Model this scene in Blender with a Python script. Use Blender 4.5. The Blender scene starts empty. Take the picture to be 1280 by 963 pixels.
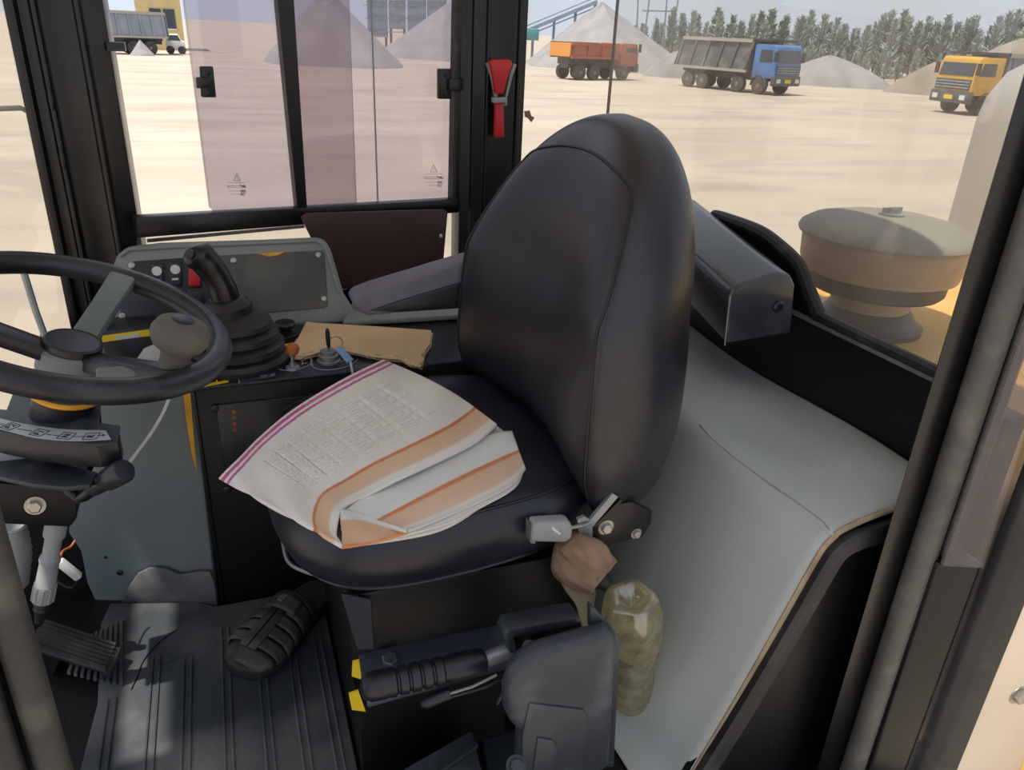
import bpy, bmesh, math, random
from mathutils import Vector, Matrix
random.seed(7)
R = math.radians
# ------------------------------------------------------------------ camera, sky, sun, exposure
SC = bpy.context.scene
COL = SC.collection
FOC = 963.0
PSI, PIT, RHO = R(21), R(24.7), R(2.7)
CAM = Vector((0, 0, 1.05))
FW = Vector((math.sin(PSI)*math.cos(PIT), math.cos(PSI)*math.cos(PIT), -math.sin(PIT)))
R0 = Vector((math.cos(PSI), -math.sin(PSI), 0)); U0 = R0.cross(FW)
RT = math.cos(RHO)*R0 + math.sin(RHO)*U0
UP = -math.sin(RHO)*R0 + math.cos(RHO)*U0
cd = bpy.data.cameras.new('camera'); cam = bpy.data.objects.new('camera', cd); COL.objects.link(cam)
cd.sensor_width = 36; cd.lens = FOC/1280*36; cd.clip_start = .02; cd.clip_end = 1500
cam.matrix_world = Matrix(((RT.x, UP.x, -FW.x, CAM.x), (RT.y, UP.y, -FW.y, CAM.y), (RT.z, UP.z, -FW.z, CAM.z), (0, 0, 0, 1)))
SC.camera = cam
w = bpy.data.worlds.new('hazy_sky'); SC.world = w; w.use_nodes = True
bg = w.node_tree.nodes['Background']; bg.inputs[0].default_value = (.64, .70, .80, 1); bg.inputs[1].default_value = 1.05
sd = bpy.data.lights.new('sun', 'SUN'); sd.energy = 5.4; sd.angle = R(.8); sd.color = (1, .93, .80)
sun = bpy.data.objects.new('sun', sd); COL.objects.link(sun)
SUN = Vector((.38, .06, -1)).normalized()
sun.rotation_euler = SUN.to_track_quat('-Z', 'Y').to_euler(); sun.location = (0, 0, 30)
SC.view_settings.view_transform = 'Standard'; SC.view_settings.look = 'None'
SC.view_settings.gamma = 1; SC.view_settings.exposure = 0.22; SC.view_settings.use_curve_mapping = False
SC.cycles.max_bounces = 8; SC.cycles.transparent_max_bounces = 16

# ------------------------------------------------------------------ helpers
def ray(px, py): return FW + RT*((px-640)/FOC) - UP*((py-481.5)/FOC)
def P(px, py, x=None, y=None, z=None):
    """the place seen at a pixel, at a measured depth: x, y or height z in metres"""
    d = ray(px, py)
    t = (x-CAM.x)/d.x if x is not None else (y-CAM.y)/d.y if y is not None else (z-CAM.z)/d.z
    return CAM + d*t
def PP(px, py, p0, n):
    d = ray(px, py); return CAM + d*((p0-CAM).dot(n)/d.dot(n))
def V(*a): return Vector(a)
def basis(n):
    n = n.normalized(); a = V(0, 0, 1) if abs(n.z) < .9 else V(1, 0, 0)
    u = a.cross(n).normalized(); return u, n.cross(u), n

class M:
    def __init__(s): s.v = []; s.f = []; s.uv = None
    def add(s, vs, fs):
        o = len(s.v); s.v += [Vector(p) for p in vs]; s.f += [tuple(i+o for i in f) for f in fs]; return s
    def box(s, c, d, rot=None):
        c = Vector(c); h = Vector(d)/2
        vs = [V(x*h.x, y*h.y, z*h.z) for x in (-1, 1) for y in (-1, 1) for z in (-1, 1)]
        if rot is not None: vs = [rot @ p for p in vs]
        return s.add([c+p for p in vs], [(0, 1, 3, 2), (4, 6, 7, 5), (0, 4, 5, 1), (2, 3, 7, 6), (0, 2, 6, 4), (1, 5, 7, 3)])
    def mm(s, a, b):
        a = Vector(a); b = Vector(b); return s.box((a+b)/2, [abs(q) for q in (b-a)])
    def bar(s, a, b, wd, th, up=(0, 0, 1)):
        a = Vector(a); b = Vector(b); d = (b-a).normalized(); u = Vector(up)
        x = d.cross(u).normalized(); y = x.cross(d)
        vs = [p+x*wd/2*i+y*th/2*j for p in (a, b) for i, j in ((-1, -1), (1, -1), (1, 1), (-1, 1))]
        return s.add(vs, [(3, 2, 1, 0), (4, 5, 6, 7), (0, 1, 5, 4), (1, 2, 6, 5), (2, 3, 7, 6), (3, 0, 4, 7)])
    def loft(s, rings, cap=True, close=True):
        n = len(rings[0]); vs = [p for r in rings for p in r]; fs = []
        for i in range(len(rings)-1):
            for j in range(n if close else n-1):
                k = (j+1) % n; fs.append((i*n+j, i*n+k, (i+1)*n+k, (i+1)*n+j))
        if cap:
            fs.append(tuple(range(n))[::-1]); fs.append(tuple((len(rings)-1)*n+j for j in range(n)))
        return s.add(vs, fs)
    def tube(s, pts, r, seg=10, closed=False, cap=True):
        pts = [Vector(p) for p in pts]; n = len(pts); rr = r if isinstance(r, (list, tuple)) else [r]*n
        rings = []; u = None
        for i, p in enumerate(pts):
            a = pts[(i-1) % n] if (closed or i) else p; b = pts[(i+1) % n] if (closed or i < n-1) else p
            d = (b-a).normalized()
            if u is None: u = basis(d)[0]
            u = (u-d*u.dot(d)).normalized(); v = d.cross(u)
            rings.append([p+(u*math.cos(t)+v*math.sin(t))*rr[i] for t in [2*math.pi*k/seg for k in range(seg)]])
        if closed:
            m = len(rings); vs = [q for g in rings for q in g]; fs = []
            for i in range(m):
                for j in range(seg):
                    k = (j+1) % seg; l = (i+1) % m; fs.append((i*seg+j, i*seg+k, l*seg+k, l*seg+j))
            return s.add(vs, fs)
        return s.loft(rings, cap)
    def lathe(s, c, ax, prof, seg=24, wob=None):
        """prof: list of (radius, height along ax)"""
        c = Vector(c); u, v, n = basis(Vector(ax)); rings = []
        for i, (r, h) in enumerate(prof):
            rg = []
            for k in range(seg):
                t = 2*math.pi*k/seg; q = r*(wob(t, i) if wob else 1)
                rg.append(c+n*h+(u*math.cos(t)+v*math.sin(t))*max(q, 1e-4))
            rings.append(rg)
        return s.loft(rings)
    def prism(s, poly, vec, back=False):
        """poly: 3D points in order, extruded along vec"""
        vec = Vector(vec); n = len(poly); a = [Vector(p) for p in poly]
        return s.add(a+[p+vec for p in a], [tuple(range(n))[::-1], tuple(range(n, 2*n))] + [(i, (i+1) % n, n+(i+1) % n, n+i) for i in range(n)])
    def grid(s, fn, nu, nv):
        vs = [fn(i/nu, j/nv) for j in range(nv+1) for i in range(nu+1)]
        o = len(s.v)
        s.add(vs, [(j*(nu+1)+i, j*(nu+1)+i+1, (j+1)*(nu+1)+i+1, (j+1)*(nu+1)+i) for j in range(nv) for i in range(nu)])
        if s.uv is None: s.uv = {}
        for j in range(nv+1):
            for i in range(nu+1): s.uv[o+j*(nu+1)+i] = (i/nu, j/nv)
        return s

def wloc(o):
    l = Vector((0, 0, 0))
    while o is not None: l += o.location; o = o.parent
    return l
def ob(name, m, mat, parent=None, bevel=0, seg=2, smooth=True, ang=35, solid=0, subd=0, origin=None):
    me = bpy.data.meshes.new(name)
    org = wloc(parent) if parent is not None else (Vector(origin) if origin is not None else Vector((0, 0, 0)))
    me.from_pydata([tuple(p-org) for p in m.v], [], m.f)
    bm = bmesh.new(); bm.from_mesh(me)
    if m.uv:
        bm.verts.ensure_lookup_table(); ul = bm.loops.layers.uv.new('UVMap')
        for f in bm.faces:
            for l in f.loops: l[ul].uv = m.uv.get(l.vert.index, (0, 0))
    if not m.uv: bmesh.ops.recalc_face_normals(bm, faces=bm.faces)
    if bevel:
        es = [e for e in bm.edges if len(e.link_faces) == 2 and e.calc_face_angle(0) > R(28)]
        bmesh.ops.bevel(bm, geom=es, offset=bevel, segments=seg, profile=.5, affect='EDGES', clamp_overlap=True)
    bm.to_mesh(me); bm.free()
    if smooth:
        me.shade_smooth(); me.set_sharp_from_angle(angle=R(ang))
    me.materials.append(MT[mat] if isinstance(mat, str) else mat)
    o = bpy.data.objects.new(name, me); COL.objects.link(o)
    if parent is not None: o.parent = parent
    elif origin is not None: o.location = org
    if solid:
        md = o.modifiers.new('thick', 'SOLIDIFY'); md.thickness = solid; md.offset = 0
    if subd:
        md = o.modifiers.new('sub', 'SUBSURF'); md.levels = subd; md.render_levels = subd
    return o
def tag(o, label, cat, group=None, kind=None):
    o['label'] = label; o['category'] = cat
    if group: o['group'] = group
    if kind: o['kind'] = kind
    return o
def thing(name, label, cat, loc=(0, 0, 0), group=None):
    o = bpy.data.objects.new(name, None); COL.objects.link(o); o.location = loc; o.empty_display_size = .1
    return tag(o, label, cat, group)
def struct(name, m, mat, label=None, **k):
    o = ob(name, m, mat, **k); o['kind'] = 'structure'
    if label: o['label'] = label
    return o
def copy_tree(o, parent=None):
    c = o.copy(); COL.objects.link(c); c.parent = parent
    for ch in list(o.children): copy_tree(ch, c)
    return c
def arc(c, r, a0, a1, n, u=V(1, 0, 0), v=V(0, 1, 0)):
    return [Vector(c)+(u*math.cos(a)+v*math.sin(a))*r for a in [a0+(a1-a0)*i/n for i in range(n+1)]]
def spline(pts, n=8):
    pts = [Vector(p) for p in pts]; out = []
    for i in range(len(pts)-1):
        p0 = pts[max(i-1, 0)]; p1 = pts[i]; p2 = pts[i+1]; p3 = pts[min(i+2, len(pts)-1)]
        for k in range(n):
            t = k/n; out.append(.5*((2*p1)+(p2-p0)*t+(2*p0-5*p1+4*p2-p3)*t*t+(3*p1-p0-3*p2+p3)*t**3))
    return out+[pts[-1]]
def sprof(pr, n=4): return [(max(q.x, 0), q.y) for q in spline([V(a, b, 0) for a, b in pr], n)]
def interp(tab, s):
    for i in range(len(tab)-1):
        if s <= tab[i+1][0]:
            a, b = tab[i], tab[i+1]; t = (s-a[0])/(b[0]-a[0]); t = t*t*(3-2*t) if False else t
            return a[1]+(b[1]-a[1])*t
    return tab[-1][1]
def screw(name, p, n, r, parent, mat='steel', h=None):
    h = h or r*.5
    m = M().lathe(p, n, [(r*1.02, 0), (r, h*.6), (r*.7, h), (r*.45, h), (r*.4, h*.5), (0, h*.5)], 12)
    return ob(name, m, mat, parent)
def hexbolt(name, p, n, r, parent, mat='steel'):
    m = M().lathe(p, n, [(r*1.45, 0), (r*1.45, r*.2), (r, r*.22)], 18); m.lathe(p, n, [(r, r*.2), (r, r*.85), (r*.8, r), (0, r)], 6)
    return ob(name, m, mat, parent, ang=25)
def letters(name, txt, p, right, up, size, mat, parent=None, depth=.0004):
    """flat print: lettering as thin raised mesh"""
    cu = bpy.data.curves.new(name, 'FONT'); cu.body = txt; cu.size = size; cu.align_x = 'CENTER'; cu.align_y = 'CENTER'; cu.extrude = depth
    t = bpy.data.objects.new(name, cu); COL.objects.link(t)
    dg = bpy.context.evaluated_depsgraph_get(); me = bpy.data.meshes.new_from_object(t.evaluated_get(dg))
    bpy.data.objects.remove(t)
    r = Vector(right).normalized(); n = r.cross(Vector(up)).normalized(); u = n.cross(r)
    org = wloc(parent) if parent is not None else Vector((0, 0, 0))
    for v in me.vertices: v.co = Vector(p)-org+r*v.co.x+u*v.co.y+n*v.co.z
    me.materials.clear(); me.materials.append(MT[mat])
    o = bpy.data.objects.new(name, me); COL.objects.link(o)
    if parent is not None: o.parent = parent
    return o

# ------------------------------------------------------------------ materials
MT = {}
def lin(c):
    if isinstance(c, str):
        c = [int(c[i:i+2], 16)/255 for i in (0, 2, 4)]
        c = [x/12.92 if x <= .04045 else ((x+.055)/1.055)**2.4 for x in c]
    return (c[0], c[1], c[2], 1)
def mat(name, c1, rough=.5, c2=None, scale=8, metal=0, bump=0, bscale=None, detail=4, contrast=(.35, .65), spec=.5, coat=0, rvar=0, stretch=None, dust=None, dscale=5, damt=(.5, .75)):
    m = bpy.data.materials.new(name); m.use_nodes = True; nt = m.node_tree; b = nt.nodes['Principled BSDF']
    L = nt.links.new; N = nt.nodes.new
    b.inputs['Base Color'].default_value = lin(c1); b.inputs['Roughness'].default_value = rough
    b.inputs['Metallic'].default_value = metal; b.inputs['Specular IOR Level'].default_value = spec; b.inputs['Coat Weight'].default_value = coat
    tc = N('ShaderNodeTexCoord'); mp = N('ShaderNodeMapping'); L(tc.outputs['Object'], mp.inputs[0])
    if stretch: mp.inputs['Scale'].default_value = stretch
    def noise(sc, det=detail):
        n = N('ShaderNodeTexNoise'); n.inputs['Scale'].default_value = sc; n.inputs['Detail'].default_value = det; L(mp.outputs[0], n.inputs[0]); return n
    def ramp(src, a, bb):
        r = N('ShaderNodeMapRange'); r.inputs[1].default_value = a; r.inputs[2].default_value = bb; L(src, r.inputs[0]); return r
    col = None
    if c2 is not None:
        n = noise(scale); r = ramp(n.outputs[0], *contrast)
        mx = N('ShaderNodeMix'); mx.data_type = 'RGBA'; mx.inputs[6].default_value = lin(c1); mx.inputs[7].default_value = lin(c2)
        L(r.outputs[0], mx.inputs[0]); col = mx.outputs[2]
    if dust is not None:
        n = noise(dscale, 8); r = ramp(n.outputs[0], *damt)
        mx = N('ShaderNodeMix'); mx.data_type = 'RGBA'; mx.inputs[6].default_value = lin(c1); mx.inputs[7].default_value = lin(dust)
        if col is not None: L(col, mx.inputs[6])
        L(r.outputs[0], mx.inputs[0]); col = mx.outputs[2]
    if col is not None: L(col, b.inputs['Base Color'])
    if rvar:
        n = noise(scale*1.7); r = N('ShaderNodeMapRange'); r.inputs[1].default_value = .3; r.inputs[2].default_value = .7
        r.inputs[3].default_value = max(rough-rvar, 0.03); r.inputs[4].default_value = min(rough+rvar, 1); L(n.outputs[0], r.inputs[0]); L(r.outputs[0], b.inputs['Roughness'])
    if bump:
        n = noise(bscale or scale*6, 5); bp = N('ShaderNodeBump'); bp.inputs['Strength'].default_value = bump; bp.inputs['Distance'].default_value = .01
        L(n.outputs[0], bp.inputs['Height']); L(bp.outputs[0], b.inputs['Normal'])
    MT[name] = m; return m
def glass(name, tint, haze, hazecol, rough=.02, hz=3, gl=.06, hvar=.5):
    """dusty window glass: clear pane with a thin film of dust"""
    m = bpy.data.materials.new(name); m.use_nodes = True; nt = m.node_tree; nt.nodes.clear(); L = nt.links.new; N = nt.nodes.new
    out = N('ShaderNodeOutputMaterial'); t = N('ShaderNodeBsdfTransparent'); t.inputs[0].default_value = lin(tint)
    g = N('ShaderNodeBsdfGlossy'); g.inputs['Roughness'].default_value = rough; g.inputs[0].default_value = (1, 1, 1, 1)
    d = N('ShaderNodeBsdfDiffuse'); d.inputs[0].default_value = lin(hazecol); tr = N('ShaderNodeBsdfTranslucent'); tr.inputs[0].default_value = lin(hazecol)
    ds = N('ShaderNodeMixShader'); ds.inputs[0].default_value = .6; L(d.outputs[0], ds.inputs[1]); L(tr.outputs[0], ds.inputs[2])
    tc = N('ShaderNodeTexCoord'); n = N('ShaderNodeTexNoise'); n.inputs['Scale'].default_value = hz; n.inputs['Detail'].default_value = 6; L(tc.outputs['Object'], n.inputs[0])
    r = N('ShaderNodeMapRange'); r.inputs[1].default_value = .3; r.inputs[2].default_value = .75; r.inputs[3].default_value = haze*(1-hvar); r.inputs[4].default_value = haze*(1+hvar); L(n.outputs[0], r.inputs[0])
    m1 = N('ShaderNodeMixShader'); L(r.outputs[0], m1.inputs[0]); L(t.outputs[0], m1.inputs[1]); L(ds.outputs[0], m1.inputs[2])
    m2 = N('ShaderNodeMixShader'); m2.inputs[0].default_value = gl; L(m1.outputs[0], m2.inputs[1]); L(g.outputs[0], m2.inputs[2]); L(m2.outputs[0], out.inputs[0])
    MT[name] = m; return m

mat('sand', 'a99c8e', .95, 'b6a99b', .10, bump=.3, bscale=2.2, detail=10, contrast=(.35, .65), dust='998d81', dscale=.22, damt=(.5, .75), stretch=(1, 3.2, 1))
mat('gravel', '858487', .95, '969495', .6, bump=.5, bscale=5)
mat('gravel_tan', '857c73', .95, '958c82', .5, bump=.5, bscale=5)
mat('foliage_hazed', '76857a', .9, '9aa69b', .8)  # distance haze is put into the leaf colour as a lighter grey-green
mat('foliage_hazed_pale', '8b9991', .9, 'a9b3ae', .8)  # paler leaf colour, with more of the haze mixed in
mat('bark', '6e675f', .9)
mat('black_steel', '0b0b0d', .32, '141416', 3, spec=.5, dust='3a3835', dscale=9, damt=(.66, .9), rvar=.1)
mat('black_panel', '0d0d0f', .45, '131316', 5, spec=.4, dust='55524e', dscale=60, damt=(.7, .85))
mat('black_plastic', '181a1f', .36, '202228', 6, dust='4c4f55', dscale=7, damt=(.55, .9), bump=.04, bscale=250)
mat('dusty_black', '272c33', .44, '363c45', 9, dust='858d96', dscale=6, damt=(.52, .85), bump=.06, bscale=200)
mat('rubber', '19191c', .55, '232327', 12, dust='4f4d49', dscale=14, damt=(.55, .85), bump=.03, bscale=120)
mat('grey_rubber', '2b2a2a', .6, '363432', 14, dust='55524d', dscale=18, damt=(.5, .8), bump=.12, bscale=220)
mat('vinyl', '201f25', .33, '28272e', 10, spec=.55, bump=.10, bscale=420, rvar=.05)
mat('vinyl_cushion', '181a22', .36, '20232d', 8, spec=.5, bump=.08, bscale=380, dust='3c3c44', dscale=4, damt=(.6, .9))
mat('piping', '08080a', .5)
mat('armrest', '625f68', .55, '6c6972', 8, bump=.08, bscale=260)
mat('grey_plastic', '787f7d', .6, '828882', 5, dust='989890', dscale=8, damt=(.6, .9), bump=.04, bscale=260)
mat('dark_grey_plastic', '616b6e', .5, '6b7475', 4, dust='80867f', dscale=5, damt=(.6, .9), bump=.04, bscale=200)
mat('seal_grey', '4d4b48', .5, '5b5854', 14, dust='77736c', dscale=18, damt=(.5, .8), bump=.1, bscale=200)
mat('box_grey', '33363b', .28, '3b3e44', 8, coat=.4, dust='6b6e72', dscale=6, damt=(.55, .9))
mat('plate', '484946', .6, '555550', 12, dust='746f66', dscale=9, damt=(.5, .85))
mat('brown_board', '3f2927', .5, '482f2c', 3, spec=.4, stretch=(1, 1, 8))
mat('steel', 'b9b6ae', .35, '8d8a84', 30, metal=.85)
mat('dark_metal', '4a4d52', .4, '5b5f64', 25, metal=.5, dust='7c7f83', dscale=30, damt=(.5, .8))
mat('zinc', '9a9ea0', .45, '7f8486', 25, metal=.6)
mat('red', 'c4262b', .45, 'b51f26', 8)
mat('bracket_grey', '8f9292', .5)
mat('red_switch', 'b8161c', .35)
mat('yellow_paint', 'e0a41e', .5, 'c98a16', 20)
mat('sticker_yellow', 'e3c321', .5)
mat('white', 'd9dad6', .5, 'c8cac8', 10)
mat('scale_white', 'c3ccd2', .45, 'b3bcc2', 20)
mat('ink', '0c0c0e', .6)
mat('print_grey', '9aa2a6', .6)
mat('cardboard', 'd9bb92', .85, 'cfae83', 8, bump=.05, bscale=60)
mat('cardboard_edge', 'e4cba4', .9, '9b7a55', 60)
mat('towel_plain', 'd9d4cc', .95, 'cfc9c2', 30, bump=.2, bscale=500)
mat('orange_ball', 'b5622f', .55, '8d4a28', 30)
mat('blue_tag', '7fa0c8', .5)
mat('vinyl_mat', 'b0b3b0', .5, 'babdba', 2.2, dust='b0a596', dscale=3, damt=(.48, .75), bump=.06, bscale=120, spec=.4)
mat('vinyl_cut', 'b49f82', .9, '9a876e', 30)
mat('cloth_brown', '947762', .9, '785f4c', 30, bump=.6, bscale=45)
mat('cloth_olive', '928c74', .9, 'a8a188', 14, bump=.3, bscale=60)
mat('sandal', '2f2d2d', .6, '3d3a38', 20, dust='625c56', dscale=20, damt=(.55, .85), bump=.15, bscale=200)
mat('sandal_sole', '121213', .7, dust='3a3733', dscale=20, damt=(.55, .85))
mat('floor_mat', '2e3238', .55, '3b4047', 6, dust='96908a', dscale=4, damt=(.46, .88), bump=.08, bscale=120)
mat('knob_grey', '55514b', .75, '625d55', 14, bump=.12, bscale=150)
mat('hood_yellow', 'd8a445', .5, 'cf9c40', 3, dust='d8b98a', dscale=4, damt=(.45, .8))
mat('precleaner', '827d75', .6, '8f897f', 6, dust='a8977f', dscale=5, damt=(.5, .85))
mat('dusty_bowl', 'a8937a', .55, 'b39c80', 4, dust='85745f', dscale=9, damt=(.55, .85))
mat('pale_stack', '9c9894', .5, 'a8a4a0', 3)
mat('cream_panel', 'd0c0ac', .55, 'c4b4a0', 4)
mat('teal', '4f9c9a', .6); mat('steel_blue', '71879b', .7, '8598a8', 2)
mat('plant_grey', '7d8790', .8, '98a0a6', 1.5)
mat('plaster_yellow', 'd6c48f', .8, 'c9b580', 1); mat('plaster_white', 'd3d4d2', .8)
mat('tyre', '3b3a39', .9, '55514c', 4); mat('wheel_rim', '77706a', .8)
mat('truck_dark', '3f4347', .7, '55585a', 2)
mat('blue_paint', '3f69a8', .5, '5079b0', 1.2, dust='8b98a8', dscale=1.5, damt=(.6, .9))
mat('tip_grey', '565b60', .7, '63676b', 1.2, dust='8d8a85', dscale=1.2, damt=(.5, .8))
mat('tip_pale', 'a39c93', .75); mat('orange_paint', 'a85f45', .6, '9a5744', 1.5); mat('orange_bright', 'd08a3c', .55)
mat('truck_yellow', 'cda034', .5, 'c2983a', 2); mat('tip_black', '2e3033', .6); mat('truck_glass', '2b3542', .15, spec=.8)
mat('truck_grey', '7f8a96', .7, '8d96a0', 1)
mat('roof_white', 'd5cdbd', .6); mat('roof_lining', 'dcd8d0', .9)
glass('glass_dusty_haze', 'f2f2f0', .11, 'd2c8be', hz=2.5, gl=.04)  # real dust film, made denser to veil the yard like distant haze
glass('glass_clear', 'f6f6f6', .03, 'cfc3b4', gl=.03)
glass('glass_tint', 'e2dfe4', .14, 'cbc7cb', hz=2, gl=.05, hvar=.4)
glass('glass_purple', 'cac2c9', .18, 'bbb2ba', hz=2, gl=.05, hvar=.3)
glass('bottle_plastic', 'e8e2c8', .46, 'ddd4b4', rough=.12, hz=35, gl=.14, hvar=.6)
def towel_mat(name, bands, base='e6e2da', emboss=True):
    """bands across v: list of (v, colour) steps"""
    m = bpy.data.materials.new(name); m.use_nodes = True; nt = m.node_tree; b = nt.nodes['Principled BSDF']; L = nt.links.new; N = nt.nodes.new
    uv = N('ShaderNodeTexCoord'); sp = N('ShaderNodeSeparateXYZ'); L(uv.outputs['UV'], sp.inputs[0])
    ns = N('ShaderNodeTexNoise'); ns.inputs['Scale'].default_value = 60; L(uv.outputs['UV'], ns.inputs[0])
    ad = N('ShaderNodeMath'); ad.operation = 'MULTIPLY_ADD'; L(ns.outputs[0], ad.inputs[0]); ad.inputs[1].default_value = .012; L(sp.outputs[1], ad.inputs[2])
    rp = N('ShaderNodeValToRGB'); cr = rp.color_ramp; cr.interpolation = 'LINEAR'
    e = cr.elements; e[0].position = bands[0][0]; e[0].color = lin(bands[0][1]); e[1].position = bands[-1][0]; e[1].color = lin(bands[-1][1])
    for p, c in bands[1:-1]:
        x = e.new(p); x.color = lin(c)
    L(ad.outputs[0], rp.inputs[0])
    st = N('ShaderNodeTexNoise'); st.inputs['Scale'].default_value = 5; st.inputs['Detail'].default_value = 5; L(uv.outputs['UV'], st.inputs[0])
    r2 = N('ShaderNodeMapRange'); r2.inputs[1].default_value = .5; r2.inputs[2].default_value = .8; r2.inputs[4].default_value = .35; L(st.outputs[0], r2.inputs[0])
    mx = N('ShaderNodeMix'); mx.data_type = 'RGBA'; L(r2.outputs[0], mx.inputs[0]); L(rp.outputs[0], mx.inputs[6]); mx.inputs[7].default_value = lin('d8cab8')
    L(mx.outputs[2], b.inputs['Base Color']); b.inputs['Roughness'].default_value = .95; b.inputs['Specular IOR Level'].default_value = .1
    b.inputs['Sheen Weight'].default_value = .15
    hn = N('ShaderNodeTexNoise'); hn.inputs['Scale'].default_value = 120; L(uv.outputs['UV'], hn.inputs[0])
    src = hn.outputs[0]
    bp = N('ShaderNodeBump'); bp.inputs['Strength'].default_value = .5; bp.inputs['Distance'].default_value = .003; L(src, bp.inputs['Height']); L(bp.outputs[0], b.inputs['Normal'])
    MT[name] = m
towel_mat('towel_top', [(0, 'c45a96'), (.012, 'eae4de'), (.022, 'eae4de'), (.027, 'c45a96'), (.047, 'c45a96'), (.054, 'e8e4dc'), (.068, 'e8e4dc'), (.073, 'c45a96'), (.086, 'c45a96'), (.094, 'e8e4dc'),
    (.775, 'e8e4dc'), (.785, 'd6804c'), (.80, 'd6804c'), (.812, 'e0b894'), (.93, 'e2c0a2'), (.955, 'e8e4dc'), (1, 'e8e4dc')])
towel_mat('towel_low', [(0, 'e4e4e0'), (.50, 'e4e4e0'), (.52, 'd98a58'), (.56, 'd98a58'), (.60, 'e4bd9f'), (.88, 'e6c4a8'), (.93, 'e8e4dc'), (1, 'd0ccc4')], emboss=False)
towel_mat('towel_corner', [(0, 'e4e6e2'), (.25, 'e4e6e2'), (.32, 'e2b592'), (.95, 'e2b592'), (1, 'd68a5a')], emboss=False)

# ------------------------------------------------------------------ the quarry yard outside
GZ = -1.9
def far(px, D, py=None):
    d = ray(px, 60); h = V(d.x, d.y, 0).normalized(); p = V(CAM.x, CAM.y, GZ)+h*D
    if py is not None:
        d = ray(px, py); p.z = CAM.z+D*d.z/math.hypot(d.x, d.y)
    return p
g = M().add([(-500, -300, GZ), (600, -300, GZ), (600, 700, GZ), (-500, 700, GZ)], [(0, 1, 2, 3)])
struct('ground', g, 'sand', 'pale dusty quarry ground outside the cab')

def heap(pl, pr, pa, top, D, label, m='gravel', seed=1, depth=1.0, pw=1.0):
    rnd = random.Random(seed)
    a, b = far(pl, D), far(pr, D); c = (a+b)/2; rx = (b-a).length/2; u = (b-a).normalized(); v = V(-u.y, u.x, 0)
    ap = far(pa, D, top); h = ap.z-GZ; off = (V(ap.x, ap.y, 0)-V(c.x, c.y, 0)).dot(u)
    mm = M(); rings = []; N = 40; K = 14
    ph = [rnd.uniform(0, 6.28) for _ in range(6)]
    for k in range(K+1):
        f = k/K; rg = []
        for j in range(N):
            t = 2*math.pi*j/N
            wv = 1+.05*math.sin(3*t+ph[0])+.04*math.sin(5*t+ph[1]+f*2)+.03*math.sin(9*t+ph[2])
            r = max(f, .004); z = h*(1-r**pw)*(1+.03*math.sin(4*t+ph[3]+f*5))
            if k == K: z = -.1
            rg.append(c+u*(off*(1-r)+rx*r*wv*math.cos(t))+v*(rx*depth*r*wv*math.sin(t))+V(0, 0, z))
        rings.append(rg)
    mm.loft(rings)
    return tag(ob('gravel_heap', mm, m, origin=(c.x, c.y, GZ)), label, 'gravel heap')
heap(655, 872, 748, 4, 82, 'big cone-shaped grey gravel heap behind the orange truck', seed=2)
heap(968, 1130, 1040, 70, 72, 'low grey gravel mound between the blue and yellow trucks', 'gravel', 3, .6, 1.5)
heap(1112, 1260, 1185, 76, 68, 'grey gravel mound right behind the yellow truck', 'gravel_tan', 4, .6, 1.4)
heap(806, 900, 853, 64, 70, 'low pale gravel bank behind the tipper of the blue truck', 'gravel', 9, .5, 1.6)
heap(330, 508, 412, -14, 66, 'grey gravel heap seen through the left part of the right sliding pane', 'gravel', 5)
heap(470, 660, 580, -6, 88, 'grey gravel heap seen through the right part of the right sliding pane', 'gravel', 6, 1, 1.1)
heap(160, 192, 176, 50, 70, 'small grey gravel pile in front of the yellow building', 'gravel', 7)

# trees along the far edge of the yard
def tree_mesh(seed, h=8.0, rr=1.55):
    rnd = random.Random(seed); m = M(); n = 260
    for i in range(n):
        f = rnd.random()**.8; z = h*(.12+.86*f); rad = rr*(1-f)**.75*(.35+.65*rnd.random())+.06
        a = rnd.uniform(0, 6.28); c = V(math.cos(a)*rad, math.sin(a)*rad, z)
        d = V(math.cos(a), math.sin(a), rnd.uniform(.5, 1.6)).normalized(); L = h*.10*rnd.uniform(.6, 1.3); wd = L*.26
        u, v, _ = basis(d); b = c-d*L*.5
        m.add([b+u*wd, b-u*wd*.5+v*wd*.87, b-u*wd*.5-v*wd*.87, c+d*L*.6], [(0, 1, 3), (1, 2, 3), (2, 0, 3), (2, 1, 0)])
    t = M().tube([(0, 0, 0), (.05, 0, h*.4), (0, .04, h*.93)], [.13, .09, .02], 6)
    return m, t
TREES = []
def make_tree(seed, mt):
    c, t = tree_mesh(seed); r = thing('casuarina_tree', 'haze-tinted grey-green conifer in the tree line beyond the trucks', 'tree', (0, 0, 0), 'conifers along the far edge of the yard')
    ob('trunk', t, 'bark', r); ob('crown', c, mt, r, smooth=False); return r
protos = [make_tree(s, 'foliage_hazed' if s % 2 else 'foliage_hazed_pale') for s in range(11, 17)]
rnd = random.Random(5); used = set(); k = 0
def put_tree(px, D, top):
    global k
    i = k % 6; k += 1
    o = protos[i] if i not in used else copy_tree(protos[i]); used.add(i)
    b = far(px, D); t = far(px, D, top); s = (t.z-GZ)/8.0
    o.location = b; o.scale = (s*rnd.uniform(.9, 1.3), s*rnd.uniform(.9, 1.3), s); o.rotation_euler.z = rnd.uniform(0, 6.28)
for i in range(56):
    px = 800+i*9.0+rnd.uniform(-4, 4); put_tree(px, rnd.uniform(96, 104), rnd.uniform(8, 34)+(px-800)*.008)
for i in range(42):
    px = 790+i*12+rnd.uniform(-4, 4); put_tree(px, rnd.uniform(106, 120), rnd.uniform(26, 44)+(px-800)*.02)
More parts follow.
